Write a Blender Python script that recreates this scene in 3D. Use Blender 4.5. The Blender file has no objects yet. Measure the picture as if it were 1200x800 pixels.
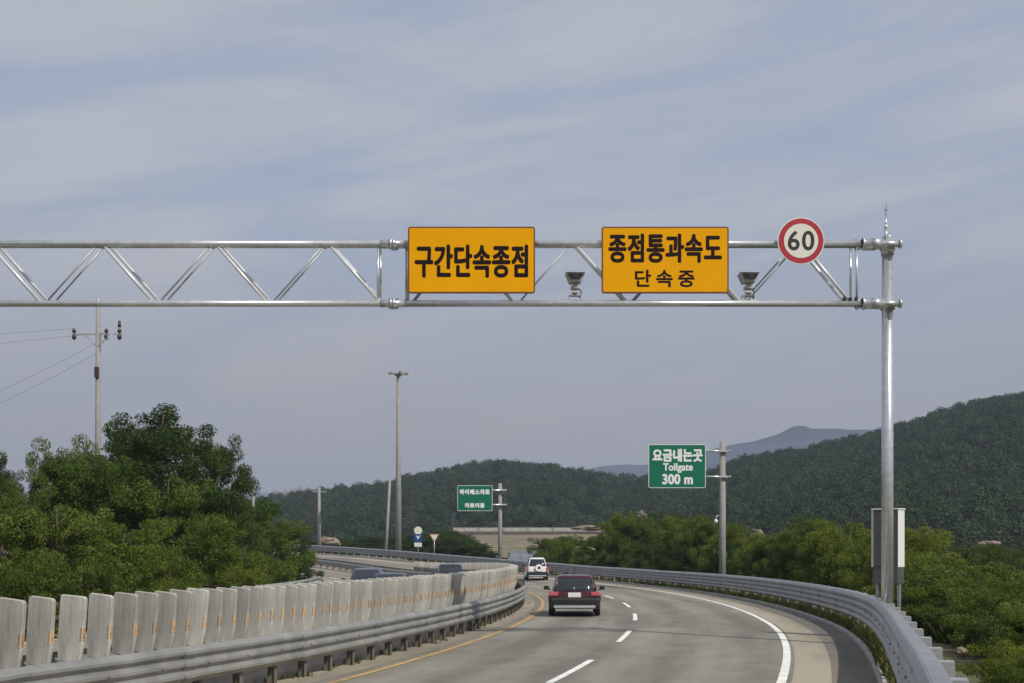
import bpy, math, random
import numpy as np
from mathutils import Vector, Matrix, noise as mnoise

R = math.radians
S = bpy.context.scene
COL = S.collection
random.seed(7)
RNG = np.random.default_rng(11)

# ------------------------------------------------------------------ camera
CAMH = 2.2; HOR = 648.0; F = 1500.0          # eye height, horizon row, focal length in photo pixels
cam_d = bpy.data.cameras.new('camera'); cam = bpy.data.objects.new('camera', cam_d); COL.objects.link(cam)
cam.location = (0, 0, CAMH); cam.rotation_euler = (R(90), 0, 0)
cam_d.sensor_width = 36; cam_d.lens = 36 * F / 1200
cam_d.shift_y = (HOR - 400) / 1200
cam_d.clip_start = 0.2; cam_d.clip_end = 20000
S.camera = cam

# ------------------------------------------------------------------ sun, sky, exposure
SUN_EL, SUN_AZ = 44.0, 139.0      # azimuth clockwise from +Y (ahead): behind the camera, to the right
sun_d = bpy.data.lights.new('sun', 'SUN'); sun = bpy.data.objects.new('sun', sun_d); COL.objects.link(sun)
sun_d.energy = 3.4; sun_d.angle = R(0.6); sun_d.color = (1.0, 0.95, 0.87)
sv = Vector((math.sin(R(SUN_AZ)) * math.cos(R(SUN_EL)), math.cos(R(SUN_AZ)) * math.cos(R(SUN_EL)), math.sin(R(SUN_EL))))
sun.rotation_euler = sv.to_track_quat('Z', 'Y').to_euler()
S.view_settings.view_transform = 'Standard'; S.view_settings.look = 'None'
S.view_settings.exposure = 0.1; S.view_settings.gamma = 1; S.view_settings.use_curve_mapping = False
S.cycles.use_denoising = True
S.cycles.max_bounces = 6; S.cycles.diffuse_bounces = 2; S.cycles.glossy_bounces = 3
S.cycles.transmission_bounces = 3; S.cycles.transparent_max_bounces = 6; S.cycles.volume_bounces = 0

W = bpy.data.worlds.new('World'); S.world = W; W.use_nodes = True
nt = W.node_tree; N = nt.nodes; L = nt.links; N.clear()
def nn(t, **k):
    n = N.new(t)
    for a, b in k.items(): setattr(n, a, b)
    return n
def wmath(op, a, b=None):
    n = nn('ShaderNodeMath', operation=op)
    for i, v in enumerate((a, b)):
        if v is None: continue
        if isinstance(v, (int, float)): n.inputs[i].default_value = v
        else: L.new(v, n.inputs[i])
    return n.outputs[0]
out = nn('ShaderNodeOutputWorld'); bg = nn('ShaderNodeBackground'); L.new(bg.outputs[0], out.inputs[0])
sky = nn('ShaderNodeTexSky', sky_type='NISHITA'); sky.sun_disc = False
sky.sun_elevation = R(SUN_EL); sky.sun_rotation = R(SUN_AZ); sky.air_density = 1.0; sky.dust_density = 2.5; sky.ozone_density = 1.5
bg.inputs[1].default_value = 0.10
tc = nn('ShaderNodeTexCoord'); sep = nn('ShaderNodeSeparateXYZ'); L.new(tc.outputs['Generated'], sep.inputs[0])
az = wmath('ARCTAN2', sep.outputs[0], sep.outputs[1]); el = wmath('ARCSINE', sep.outputs[2])
comb = nn('ShaderNodeCombineXYZ')
L.new(az, comb.inputs[0]); L.new(wmath('SUBTRACT', wmath('MULTIPLY', el, 4.6), wmath('MULTIPLY', az, .62)), comb.inputs[1])
n1 = nn('ShaderNodeTexNoise'); n1.inputs['Scale'].default_value = 2.6; n1.inputs['Detail'].default_value = 7; n1.inputs['Roughness'].default_value = .52; n1.inputs['Distortion'].default_value = .8
L.new(comb.outputs[0], n1.inputs['Vector'])
comb2 = nn('ShaderNodeCombineXYZ')
L.new(az, comb2.inputs[0]); L.new(wmath('SUBTRACT', wmath('MULTIPLY', el, 9.0), wmath('MULTIPLY', az, 1.15)), comb2.inputs[1]); comb2.inputs[2].default_value = 3.1
n2 = nn('ShaderNodeTexNoise'); n2.inputs['Scale'].default_value = 6.5; n2.inputs['Detail'].default_value = 10; n2.inputs['Roughness'].default_value = .7; n2.inputs['Distortion'].default_value = .4
L.new(comb2.outputs[0], n2.inputs['Vector'])
cl = wmath('ADD', wmath('MULTIPLY', n1.outputs[0], .74), wmath('MULTIPLY', n2.outputs[0], .26))
mr = nn('ShaderNodeMapRange'); mr.interpolation_type = 'SMOOTHSTEP'
L.new(cl, mr.inputs[0]); mr.inputs[1].default_value = .36; mr.inputs[2].default_value = .64; mr.inputs[3].default_value = .0; mr.inputs[4].default_value = 1.0
# pale overcast veil over the blue, thinner where the noise opens
ramp = nn('ShaderNodeValToRGB'); e = ramp.color_ramp.elements
e[0].position = 0.0; e[0].color = (3.4, 3.95, 5.15, 1)
e[1].position = 1.0; e[1].color = (4.75, 4.95, 5.35, 1)
L.new(mr.outputs[0], ramp.inputs[0])
# air near the horizon: duller violet grey murk
hz = nn('ShaderNodeMapRange'); hz.interpolation_type = 'SMOOTHSTEP'
L.new(el, hz.inputs[0]); hz.inputs[1].default_value = R(1.0); hz.inputs[2].default_value = R(17.0); hz.inputs[3].default_value = 1.0; hz.inputs[4].default_value = 0.0
mixh = nn('ShaderNodeMix', data_type='RGBA'); L.new(hz.outputs[0], mixh.inputs[0]); L.new(ramp.outputs[0], mixh.inputs[6]); mixh.inputs[7].default_value = (3.3, 3.2, 3.25, 1)
mixs = nn('ShaderNodeMix', data_type='RGBA'); mixs.inputs[0].default_value = .9
L.new(sky.outputs[0], mixs.inputs[6]); L.new(mixh.outputs[2], mixs.inputs[7])
L.new(mixs.outputs[2], bg.inputs[0])

# ------------------------------------------------------------------ helpers: materials
def mat(name, col, rough=.7, metal=0.0, var=0.0, scale=4.0, bump=0.0, bscale=30.0, col2=None, detail=5, spec=.5, stretch=None, coat=0.0, objvar=0.0, emis=None):
    m = bpy.data.materials.new(name); m.use_nodes = True
    t = m.node_tree; n = t.nodes; l = t.links
    p = n['Principled BSDF']; p.inputs['Roughness'].default_value = rough; p.inputs['Metallic'].default_value = metal
    p.inputs['Specular IOR Level'].default_value = spec; p.inputs['Coat Weight'].default_value = coat
    p.inputs['Base Color'].default_value = (*col, 1)
    tcn = n.new('ShaderNodeTexCoord'); src = tcn.outputs['Object']
    if stretch:
        mp = n.new('ShaderNodeMapping'); mp.inputs['Scale'].default_value = stretch; l.new(src, mp.inputs[0]); src = mp.outputs[0]
    if var or col2:
        no = n.new('ShaderNodeTexNoise'); no.inputs['Scale'].default_value = scale; no.inputs['Detail'].default_value = detail; no.inputs['Roughness'].default_value = .62
        l.new(src, no.inputs['Vector'])
        rp = n.new('ShaderNodeValToRGB'); c2 = col2 or tuple(min(1, c * (1 + var)) for c in col); c1 = col if col2 else tuple(c * (1 - var) for c in col)
        rp.color_ramp.elements[0].position = .34; rp.color_ramp.elements[0].color = (*c1, 1)
        rp.color_ramp.elements[1].position = .66; rp.color_ramp.elements[1].color = (*c2, 1)
        l.new(no.outputs[0], rp.inputs[0]); cs = rp.outputs[0]
        if objvar:
            oi = n.new('ShaderNodeObjectInfo'); h = n.new('ShaderNodeHueSaturation')
            a = n.new('ShaderNodeMapRange'); l.new(oi.outputs['Random'], a.inputs[0]); a.inputs[3].default_value = 1 - objvar; a.inputs[4].default_value = 1 + objvar
            l.new(a.outputs[0], h.inputs['Value']); l.new(cs, h.inputs['Color']); cs = h.outputs[0]
        l.new(cs, p.inputs['Base Color'])
    if bump:
        nb = n.new('ShaderNodeTexNoise'); nb.inputs['Scale'].default_value = bscale; nb.inputs['Detail'].default_value = 6
        l.new(src, nb.inputs['Vector']); b = n.new('ShaderNodeBump'); b.inputs['Strength'].default_value = bump; b.inputs['Distance'].default_value = .02
        l.new(nb.outputs[0], b.inputs['Height']); l.new(b.outputs[0], p.inputs['Normal'])
    if emis:
        p.inputs['Emission Color'].default_value = (*emis[:3], 1); p.inputs['Emission Strength'].default_value = emis[3]
    return m

def leaf_mat(name, c1, c2, trans=.3, vscale=.55, hue=.022, fine=4.0):
    """leaf colour varies from leaf cluster to leaf cluster and from plant to plant"""
    m = bpy.data.materials.new(name); m.use_nodes = True; t = m.node_tree; n = t.nodes; l = t.links; n.clear()
    o = n.new('ShaderNodeOutputMaterial'); d = n.new('ShaderNodeBsdfPrincipled'); tr = n.new('ShaderNodeBsdfTranslucent'); mx = n.new('ShaderNodeMixShader')
    tcn = n.new('ShaderNodeTexCoord'); oi = n.new('ShaderNodeObjectInfo')
    ad = n.new('ShaderNodeVectorMath'); ad.operation = 'ADD'; l.new(tcn.outputs['Object'], ad.inputs[0])
    mu = n.new('ShaderNodeVectorMath'); mu.operation = 'SCALE'; l.new(oi.outputs['Location'], mu.inputs[0]); mu.inputs['Scale'].default_value = .37; l.new(mu.outputs[0], ad.inputs[1])
    no = n.new('ShaderNodeTexNoise'); no.inputs['Scale'].default_value = vscale; no.inputs['Detail'].default_value = 3; l.new(ad.outputs[0], no.inputs['Vector'])
    nf = n.new('ShaderNodeTexNoise'); nf.inputs['Scale'].default_value = fine; nf.inputs['Detail'].default_value = 2; l.new(ad.outputs[0], nf.inputs['Vector'])
    am = n.new('ShaderNodeMath'); am.operation = 'ADD'; l.new(no.outputs[0], am.inputs[0]); l.new(nf.outputs[0], am.inputs[1])
    hf = n.new('ShaderNodeMath'); hf.operation = 'MULTIPLY'; hf.inputs[1].default_value = .5; l.new(am.outputs[0], hf.inputs[0])
    rp = n.new('ShaderNodeValToRGB'); rp.color_ramp.elements[0].position = .38; rp.color_ramp.elements[0].color = (*c1, 1)
    rp.color_ramp.elements[1].position = .62; rp.color_ramp.elements[1].color = (*c2, 1); l.new(hf.outputs[0], rp.inputs[0])
    h = n.new('ShaderNodeHueSaturation'); l.new(rp.outputs[0], h.inputs['Color'])
    a = n.new('ShaderNodeMapRange'); l.new(oi.outputs['Random'], a.inputs[0]); a.inputs[3].default_value = .5 - hue * .2; a.inputs[4].default_value = .5 + hue * 1.1; l.new(a.outputs[0], h.inputs['Hue'])
    b = n.new('ShaderNodeMapRange'); l.new(oi.outputs['Random'], b.inputs[0]); b.inputs[3].default_value = 1.15; b.inputs[4].default_value = .85; l.new(b.outputs[0], h.inputs['Value'])
    d.inputs['Roughness'].default_value = .55; d.inputs['Specular IOR Level'].default_value = .25
    l.new(h.outputs[0], d.inputs['Base Color']); l.new(h.outputs[0], tr.inputs[0])
    mx.inputs[0].default_value = trans; l.new(d.outputs[0], mx.inputs[1]); l.new(tr.outputs[0], mx.inputs[2]); l.new(mx.outputs[0], o.inputs[0])
    return m

M = {}
M['steel'] = mat('galvanised_steel', (.60, .62, .63), .27, .65, var=.12, scale=7, bump=.05, bscale=60)
M['lit_brace'] = mat('lit_brace_steel', (.66, .67, .68), .28, .15, var=.12, scale=7, spec=1.0)  # pale copy that paints sunlight on the falling gantry braces
M['steel_dull'] = mat('weathered_and_shaded_steel', (.40, .41, .41), .5, .55, var=.16, scale=3, bump=.08, bscale=25)  # weathered fittings; also the painted shade of the rising gantry braces
M['rail'] = mat('weathered_rail_steel', (.29, .29, .27), .5, .35, var=.2, scale=1.6, bump=.06, bscale=18)
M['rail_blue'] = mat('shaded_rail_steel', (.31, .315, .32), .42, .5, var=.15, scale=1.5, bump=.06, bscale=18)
M['post'] = mat('rail_post_steel', (.16, .14, .11), .7, .2, var=.3, scale=6)
M['concrete'] = mat('concrete', (.36, .35, .32), .9, var=.2, scale=1.5, bump=.3, bscale=25)
M['pole_conc'] = mat('pole_concrete', (.27, .265, .25), .9, var=.12, scale=1.5, bump=.2, bscale=25)
M['panel'] = mat('panel_concrete', (.39, .375, .335), .9, var=.3, scale=4.0, bump=.3, bscale=22, stretch=(1.6, 1.6, .28), objvar=.2)
M['orange_ref'] = mat('orange_reflector', (.50, .31, .15), .6, var=.35, scale=9, objvar=.25)
M['yellow_sign'] = mat('amber_sheeting', (.74, .335, .0), .7, spec=.08, var=.05, scale=.9)
M['brown_ink'] = mat('dark_brown_lettering', (.012, .003, .003), .6, spec=.15)
M['sign_rim'] = mat('brown_rim', (.16, .04, .012), .5)
M['green_sign'] = mat('green_sheeting', (.001, .125, .075), .55, spec=.3, var=.05, scale=.9)
M['white'] = mat('white_sheeting', (.72, .73, .70), .5, var=.04)
M['cream'] = mat('cream_sheeting', (.66, .65, .56), .5, var=.03)
M['red_sign'] = mat('red_sheeting', (.36, .008, .022), .5)
M['blue_sign'] = mat('blue_sheeting', (.01, .045, .2), .5)
M['black'] = mat('black_paint', (.012, .012, .012), .5)
M['glass_dark'] = mat('tinted_glass', (.012, .016, .02), .06, spec=.8, coat=.4)
M['lens'] = mat('camera_window', (.01, .012, .014), .2, spec=.5)
M['housing'] = mat('camera_housing', (.45, .45, .42), .5, .2, var=.15, scale=5)
M['cab_grey'] = mat('shaded_cabinet_grey', (.10, .10, .10), .5, .2, var=.1, scale=3)  # darkened so the cabinet front reads as its shaded face
M['asphalt'] = None
M['bark'] = mat('bark', (.09, .065, .045), .95, var=.35, scale=5, bump=.6, bscale=14, stretch=(1, 1, .25))
M['rock'] = mat('pale_rock', (.21, .165, .125), .95, var=.35, scale=.9, bump=.8, bscale=4)
M['porcelain'] = mat('brown_insulator', (.05, .03, .025), .3)
M['wire'] = mat('wire', (.16, .16, .17), .6)

def asphalt(name, base, seed):
    m = bpy.data.materials.new(name); m.use_nodes = True; t = m.node_tree; n = t.nodes; l = t.links
    p = n['Principled BSDF']; p.inputs['Roughness'].default_value = .82; p.inputs['Specular IOR Level'].default_value = .35
    uv = n.new('ShaderNodeUVMap'); uv.uv_map = 'UVMap'
    def noise(scale, det, st, rough=.6):
        mp = n.new('ShaderNodeMapping'); mp.inputs['Scale'].default_value = st; mp.inputs['Location'].default_value = (seed, seed * 2, 0); l.new(uv.outputs[0], mp.inputs[0])
        x = n.new('ShaderNodeTexNoise'); x.inputs['Scale'].default_value = scale; x.inputs['Detail'].default_value = det; x.inputs['Roughness'].default_value = rough; l.new(mp.outputs[0], x.inputs['Vector']); return x.outputs[0]
    big = noise(.5, 5, (.12, 1.6, 1)); fine = noise(60, 3, (1, 1, 1), .7); mid = noise(1.2, 6, (.5, 1, 1))
    def mm(op, a, b):
        x = n.new('ShaderNodeMath'); x.operation = op
        for i, v in enumerate((a, b)):
            if isinstance(v, (int, float)): x.inputs[i].default_value = v
            else: l.new(v, x.inputs[i])
        return x.outputs[0]
    # wheel tracks: darker or paler lengthwise bands (u = along, v = across in metres)
    sp = n.new('ShaderNodeSeparateXYZ'); l.new(uv.outputs[0], sp.inputs[0])
    tr = mm('MULTIPLY', mm('SINE', mm('MULTIPLY', sp.outputs[1], 2 * math.pi / 1.85), 0), 1.0)
    pt = noise(.22, 2, (.35, .9, 1), .4)
    f = mm('ADD', mm('MULTIPLY', mm('SUBTRACT', pt, .5), .5), mm('ADD', mm('ADD', mm('MULTIPLY', big, .75), mm('MULTIPLY', mid, .45)), mm('ADD', mm('MULTIPLY', fine, .3), mm('MULTIPLY', tr, .07))))
    rp = n.new('ShaderNodeValToRGB'); rp.color_ramp.elements[0].position = .58; rp.color_ramp.elements[1].position = .92
    rp.color_ramp.elements[0].color = (*[c * .72 for c in base], 1); rp.color_ramp.elements[1].color = (*[c * 1.3 for c in base], 1)
    l.new(f, rp.inputs[0]); l.new(rp.outputs[0], p.inputs['Base Color'])
    b = n.new('ShaderNodeBump'); b.inputs['Strength'].default_value = .35; b.inputs['Distance'].default_value = .01; l.new(fine, b.inputs['Height']); l.new(b.outputs[0], p.inputs['Normal'])
    return m
M['asphalt'] = asphalt('asphalt', (.215, .197, .160), 0)
M['asphalt2'] = asphalt('dark_asphalt_gutter', (.175, .155, .125), 3)
M['shoulder'] = asphalt('tan_shoulder_concrete', (.29, .255, .19), 7)
M['far_road'] = asphalt('bleached_road', (.23, .205, .165), 5)
M['line_white'] = mat('worn_white_paint', (.80, .79, .74), .7, var=.15, scale=2.2, bump=.1)
M['line_yellow'] = mat('worn_yellow_paint', (.44, .29, .11), .75, var=.35, scale=2.5)
M['leaf_dark'] = leaf_mat('dark_leaves', (.032, .058, .010), (.085, .122, .018), .45)
M['leaf_mid'] = leaf_mat('mid_leaves', (.050, .084, .011), (.140, .180, .024), .28)
M['leaf_light'] = leaf_mat('yellow_green_leaves', (.072, .112, .013), (.205, .235, .030), .45)
M['leaf_far'] = leaf_mat('far_forest_leaves', (.024, .044, .010), (.044, .070, .015), .3, vscale=.12, hue=.02, fine=.5)
M['grass'] = leaf_mat('weeds', (.06, .085, .018), (.16, .15, .045), .3, vscale=.4)

# ------------------------------------------------------------------ helpers: objects
def tag(o, label=None, cat=None, group=None, kind=None):
    if label: o['label'] = label
    if cat: o['category'] = cat
    if group: o['group'] = group
    if kind: o['kind'] = kind
    return o
def empty(name, loc, label, cat, group=None, rz=0):
    o = bpy.data.objects.new(name, None); COL.objects.link(o); o.location = loc; o.rotation_euler = (0, 0, rz); o.empty_display_size = .2
    return tag(o, label, cat, group)
def link(name, me, m, parent=None, loc=None, rot=None):
    o = bpy.data.objects.new(name, me); COL.objects.link(o)
    if m is not None and len(me.materials) == 0:
        for x in (m if isinstance(m, (list, tuple)) else [m]): me.materials.append(x)
    if parent: o.parent = parent
    if loc is not None: o.location = loc
    if rot is not None: o.rotation_euler = rot
    return o
def copy_tree(o, parent=None):
    c = o.copy(); COL.objects.link(c)
    if parent: c.parent = parent
    for ch in list(o.children): copy_tree(ch, c)
    return c
def np_mesh(name, verts, quads, smooth=False, uvs=None):
    me = bpy.data.meshes.new(name); verts = np.asarray(verts, np.float32); quads = np.asarray(quads, np.int32)
    k = quads.shape[1]
    me.vertices.add(len(verts)); me.vertices.foreach_set('co', verts.ravel())
    me.loops.add(quads.size); me.loops.foreach_set('vertex_index', quads.ravel())
    me.polygons.add(len(quads)); me.polygons.foreach_set('loop_start', np.arange(0, quads.size, k, dtype=np.int32)); me.polygons.foreach_set('loop_total', np.full(len(quads), k, np.int32))
    me.polygons.foreach_set('use_smooth', np.full(len(quads), smooth, bool))
    if uvs is not None:
        u = me.uv_layers.new(name='UVMap'); u.data.foreach_set('uv', np.asarray(uvs, np.float32)[quads.ravel()].ravel())
    me.update(); me.validate(); return me

class MB:
    """collects shapes, then links them as one mesh object"""
    def __init__(s): s.v = []; s.f = []; s.mi = []; s.sm = []
    def add(s, vs, fs, mi=0, smooth=False):
        b = len(s.v); s.v += [tuple(v) for v in vs]; s.f += [tuple(i + b for i in f) for f in fs]; s.mi += [mi] * len(fs); s.sm += [smooth] * len(fs); return s
    def box(s, c, size, rot=None, mi=0, bev=0.0, taper=(1, 1)):
        hx, hy, hz = [a / 2 for a in size]
        if bev <= 0:
            vs = [Vector((x * hx * (taper[0] if z > 0 else 1), y * hy * (taper[1] if z > 0 else 1), z * hz)) for z in (-1, 1) for x, y in ((-1, -1), (1, -1), (1, 1), (-1, 1))]
            fs = [(0, 3, 2, 1), (4, 5, 6, 7), (0, 1, 5, 4), (1, 2, 6, 5), (2, 3, 7, 6), (3, 0, 4, 7)]
        else:
            import bmesh
            bm = bmesh.new(); bmesh.ops.create_cube(bm, size=1)
            for v in bm.verts:
                tx, ty = (taper if v.co.z > 0 else (1, 1)); v.co = Vector((v.co.x * 2 * hx * tx, v.co.y * 2 * hy * ty, v.co.z * 2 * hz))
            bmesh.ops.bevel(bm, geom=bm.edges[:], offset=bev, segments=2, affect='EDGES', profile=.6)
            bm.verts.ensure_lookup_table(); vs = [v.co.copy() for v in bm.verts]; fs = [[v.index for v in f.verts] for f in bm.faces]; bm.free()
        if rot is not None:
            m = rot if isinstance(rot, Matrix) else Matrix.Rotation(rot, 3, 'Z'); vs = [m @ v for v in vs]
        c = Vector(c); return s.add([v + c for v in vs], fs, mi)
    def tube(s, a, b, r0, r1=None, seg=12, mi=0, cap=True):
        return s.path([a, b], [r0, r0 if r1 is None else r1], seg, mi, cap)
    def path(s, pts, rad, seg=8, mi=0, cap=True):
        pts = [Vector(p) for p in pts]
        if isinstance(rad, (int, float)): rad = [rad] * len(pts)
        vs = []; fs = []; n = len(pts)
        up0 = None
        for i, p in enumerate(pts):
            d = (pts[min(i + 1, n - 1)] - pts[max(i - 1, 0)]).normalized()
            if up0 is None: up0 = Vector((0, 0, 1)) if abs(d.z) < .9 else Vector((1, 0, 0))
            x = d.cross(up0)
            if x.length < 1e-4: x = d.cross(Vector((0, 1, 0)))
            x.normalize(); y = x.cross(d).normalized(); up0 = y
            for k in range(seg):
                a = 2 * math.pi * k / seg; vs.append(p + (x * math.cos(a) + y * math.sin(a)) * rad[i])
        for i in range(n - 1):
            for k in range(seg):
                k2 = (k + 1) % seg; fs.append((i * seg + k, i * seg + k2, (i + 1) * seg + k2, (i + 1) * seg + k))
        s.add(vs, fs, mi, True)
        if cap:
            b = len(s.v) - len(vs); s.f.append(tuple(b + k for k in range(seg))[::-1]); s.f.append(tuple(b + (n - 1) * seg + k for k in range(seg))); s.mi += [mi] * 2; s.sm += [False] * 2
        return s
    def ball(s, c, r, seg=10, ring=6, mi=0, sq=(1, 1, 1)):
        vs = [Vector((0, 0, -1))]; c = Vector(c)
        for i in range(1, ring):
            t = math.pi * i / ring - math.pi / 2
            for k in range(seg): a = 2 * math.pi * k / seg; vs.append(Vector((math.cos(a) * math.cos(t), math.sin(a) * math.cos(t), math.sin(t))))
        vs.append(Vector((0, 0, 1))); fs = []
        for k in range(seg): fs.append((0, 1 + (k + 1) % seg, 1 + k))
        for i in range(ring - 2):
            for k in range(seg): a = 1 + i * seg; fs.append((a + k, a + (k + 1) % seg, a + seg + (k + 1) % seg, a + seg + k))
        a = 1 + (ring - 2) * seg
        for k in range(seg): fs.append((a + k, a + (k + 1) % seg, len(vs) - 1))
        return s.add([c + Vector((v.x * sq[0], v.y * sq[1], v.z * sq[2])) * r for v in vs], fs, mi, True)
    def prism(s, poly, y0, y1, mi=0):
        """poly = [(x, z)] extruded along y"""
        n = len(poly); vs = [Vector((x, y0, z)) for x, z in poly] + [Vector((x, y1, z)) for x, z in poly]
        return s.add(vs, [tuple(range(n)), tuple(range(2 * n - 1, n - 1, -1))] + [(i, i + n, (i + 1) % n + n, (i + 1) % n) for i in range(n)], mi)
    def mesh(s, name):
        me = bpy.data.meshes.new(name); me.from_pydata([tuple(v) for v in s.v], [], s.f)
        me.polygons.foreach_set('material_index', s.mi); me.polygons.foreach_set('use_smooth', s.sm); me.update()
        return me
    def build(s, name, m, parent=None, loc=None, rot=None): return link(name, s.mesh(name), m, parent, loc, rot)

def rrect(cx, cz, w, h, r, seg=5):
    pts = []
    for qx, qz, a0 in ((1, 1, 0), (-1, 1, 90), (-1, -1, 180), (1, -1, 270)):
        for k in range(seg + 1):
            a = R(a0 + 90 * k / seg); pts.append((cx + qx * (w / 2 - r) + r * math.cos(a), cz + qz * (h / 2 - r) + r * math.sin(a)))
    return pts

def text_part(s, cx, cz, w, h, y, m, parent, bold=0.02, space=1.0, name='lettering', depth=.004):
    c = bpy.data.curves.new(name, 'FONT'); c.body = s; c.size = 1; c.space_character = space; c.resolution_u = 5
    o = bpy.data.objects.new(name, c); COL.objects.link(o)
    dg = bpy.context.evaluated_depsgraph_get(); dg.update()
    me = bpy.data.meshes.new_from_object(o.evaluated_get(dg)); bpy.data.objects.remove(o); bpy.data.curves.remove(c)
    co = np.array([v.co[:] for v in me.vertices]); lo, hi = co.min(0), co.max(0); fs = [tuple(p.vertices) for p in me.polygons]
    bw = bold * h; sx, sz = (w - 2 * bw) / (hi[0] - lo[0]), (h - 2 * bw) / (hi[1] - lo[1])
    X = (co[:, 0] - (lo[0] + hi[0]) / 2) * sx + cx; Z = (co[:, 1] - (lo[1] + hi[1]) / 2) * sz + cz
    V = []; Q = []
    # strokes are thickened by stacking slightly shifted layers of the same vinyl outline
    for k, (dx, dz) in enumerate([(0, 0)] + [(math.cos(a * math.pi / 4), math.sin(a * math.pi / 4)) for a in range(8)] if bold > 0 else [(0, 0)]):
        b = len(V); yy = y - .0008 - depth * (9 - k) / 9
        V += [(X[i] + dx * bw, yy, Z[i] + dz * bw) for i in range(len(X))]; Q += [tuple(b + i for i in f) for f in fs]
    m2 = bpy.data.meshes.new(name); m2.from_pydata(V, [], Q); m2.update()
    return link(name, m2, m, parent)

# photo pixel at depth d -> metres
def PX(x, d): return (x - 600) * d / F
def PZ(y, d): return CAMH - (y - HOR) * d / F

# ------------------------------------------------------------------ road geometry: a left-hand bend round C
CX, CY = -165.0, 60.0
def smooth(a, b, x):
    t = min(1, max(0, (x - a) / (b - a))); return t * t * (3 - 2 * t)
GR = [(-180, 0), (8, 0), (14, .12), (20, .45), (25, .85), (30, 1.38), (35, 1.92), (40, 2.4), (50, 2.9), (180, 2.9)]
def zgrade(deg):
    for (a, za), (b, zb) in zip(GR, GR[1:]):
        if deg <= b: return za + (zb - za) * (deg - a) / (b - a)
    return GR[-1][1]
def road_z(r, deg): return zgrade(deg) + .05 * smooth(5, 22, deg) * (r - 176.5)
def near_in(deg):
    """the outer edge draws in slightly nearer the camera"""
    return 1 - smooth(-14.5, -6.5, deg)
def near_left(deg): return .55 * (1 - smooth(-19, -12.5, deg))
def P(r, deg, z=0.0):
    a = R(deg); return Vector((CX + r * math.cos(a), CY + r * math.sin(a), road_z(r, deg) + z))

def clampi(v, a, b): return max(a, min(b, v))
def ground_z(r, deg):
    a = R(deg); x = CX + r * math.cos(a); y = CY + r * math.sin(a)
    H = 0.0
    prof = [(-9999, -3.0), (60, -3.2), (110, -2.2), (150, -1.0), (185, .2), (250, 1.6), (300, 3.8), (330, 5.6), (360, 6.0), (9999, 6.0)]
    for (ya, za), (yb, zb) in zip(prof, prof[1:]):
        if y <= yb: H = za + (zb - za) * (y - ya) / (yb - ya); break
    if 152.0 <= r <= 177.9: return road_z(r, deg) - .06
    if r > 177.9:
        e = road_z(177.9, deg) - .06
        return e + (H - e) * smooth(177.9, 192, r)
    e = road_z(152.0, deg) - .06
    return e + (-.6 - e) * smooth(152, 138, r) if False else e + (-.6 - e) * (1 - smooth(138, 152, r))

def build_ground():
    rs = [0, 40, 80, 110, 125, 134, 138, 141, 144, 147, 150, 152] + [154 + 2 * k for k in range(12)] + [177.9, 179, 181, 183, 186, 189, 192, 196, 200, 206, 214, 224, 236, 250, 266, 285, 310, 340, 380, 430, 500, 620, 800, 1100, 1600, 2600, 4500, 9000]
    rs = [r if r > 0 else .5 for r in rs]
    ds = [-180 + 5 * k for k in range(30)]; d = -30.0
    while d < 60: ds.append(d); d += .75
    ds += [60 + 4 * k for k in range(31)]
    ds = sorted(set(x for x in ds if x < 180)); nr, nd = len(rs), len(ds)
    V = []
    for d in ds:
        for r in rs:
            a = R(d); z = ground_z(r, d)
            if not (152 <= r <= 178): z += .35 * mnoise.noise(Vector((r * .09, d * .6, 0))) * min(1, abs(r - 165) / 25)
            V.append((CX + r * math.cos(a), CY + r * math.sin(a), z))
    Q = [(i * nr + k, i * nr + k + 1, ((i + 1) % nd) * nr + k + 1, ((i + 1) % nd) * nr + k) for i in range(nd) for k in range(nr - 1)]
    me = np_mesh('ground', V, Q, True)
    m = mat('dry_grass_ground', (.055, .062, .022), .95, col2=(.17, .15, .085), scale=.22, bump=.6, bscale=3, detail=8)
    return tag(link('ground', me, m), kind='structure')
build_ground()

def ribbon(name, r0, r1, d0, d1, z, m, step=.5, parent=None, fr=None, zs=None, ncross=1, mb=None):
    """a sheet between radii r0..r1 (+ optional near draw-in)"""
    n = max(1, int(abs(d1 - d0) / step)); V = []; U = []; Q = []
    for i in range(n + 1):
        d = d0 + (d1 - d0) * i / n
        for k in range(ncross + 1):
            r = r0 + (r1 - r0) * k / ncross
            if fr: r -= fr * near_in(d)
            p = P(r, d, z); V.append(tuple(p)); U.append((R(d) * 170, r))
    c = ncross + 1
    for i in range(n):
        for k in range(ncross): Q.append((i * c + k, i * c + k + 1, (i + 1) * c + k + 1, (i + 1) * c + k))
    if mb is not None: mb.append((V, U, Q)); return
    me = np_mesh(name, V, Q, True, U); return tag(link(name, me, m), kind='structure')
def ribbons(name, lst, m):
    V = []; U = []; Q = []
    for v, u, q in lst:
        b = len(V); V += v; U += u; Q += [tuple(i + b for i in f) for f in q]
    return tag(link(name, np_mesh(name, V, Q, True, U), m), kind='structure')
D0, D1 = -24, 62
ribbon('road', 165.2, 175.0, D0, D1, 0.0, M['asphalt'], ncross=5)
ribbon('shoulder', 174.35, 175.15, D0, D1, .004, M['shoulder'], fr=.4)
ribbon('gutter', 175.15, 175.95, D0, D1, .006, M['asphalt2'], fr=.55)
ribbon('opposing_road', 154.6, 164.9, D0, D1, 0.0, M['far_road'], ncross=5)
ribbon('median_strip', 164.9, 166.05, D0, D1, .004, M['shoulder'])
ribbon('edge_line', 174.12, 174.28, D0, D1, .009, M['line_white'], fr=.42)
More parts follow.
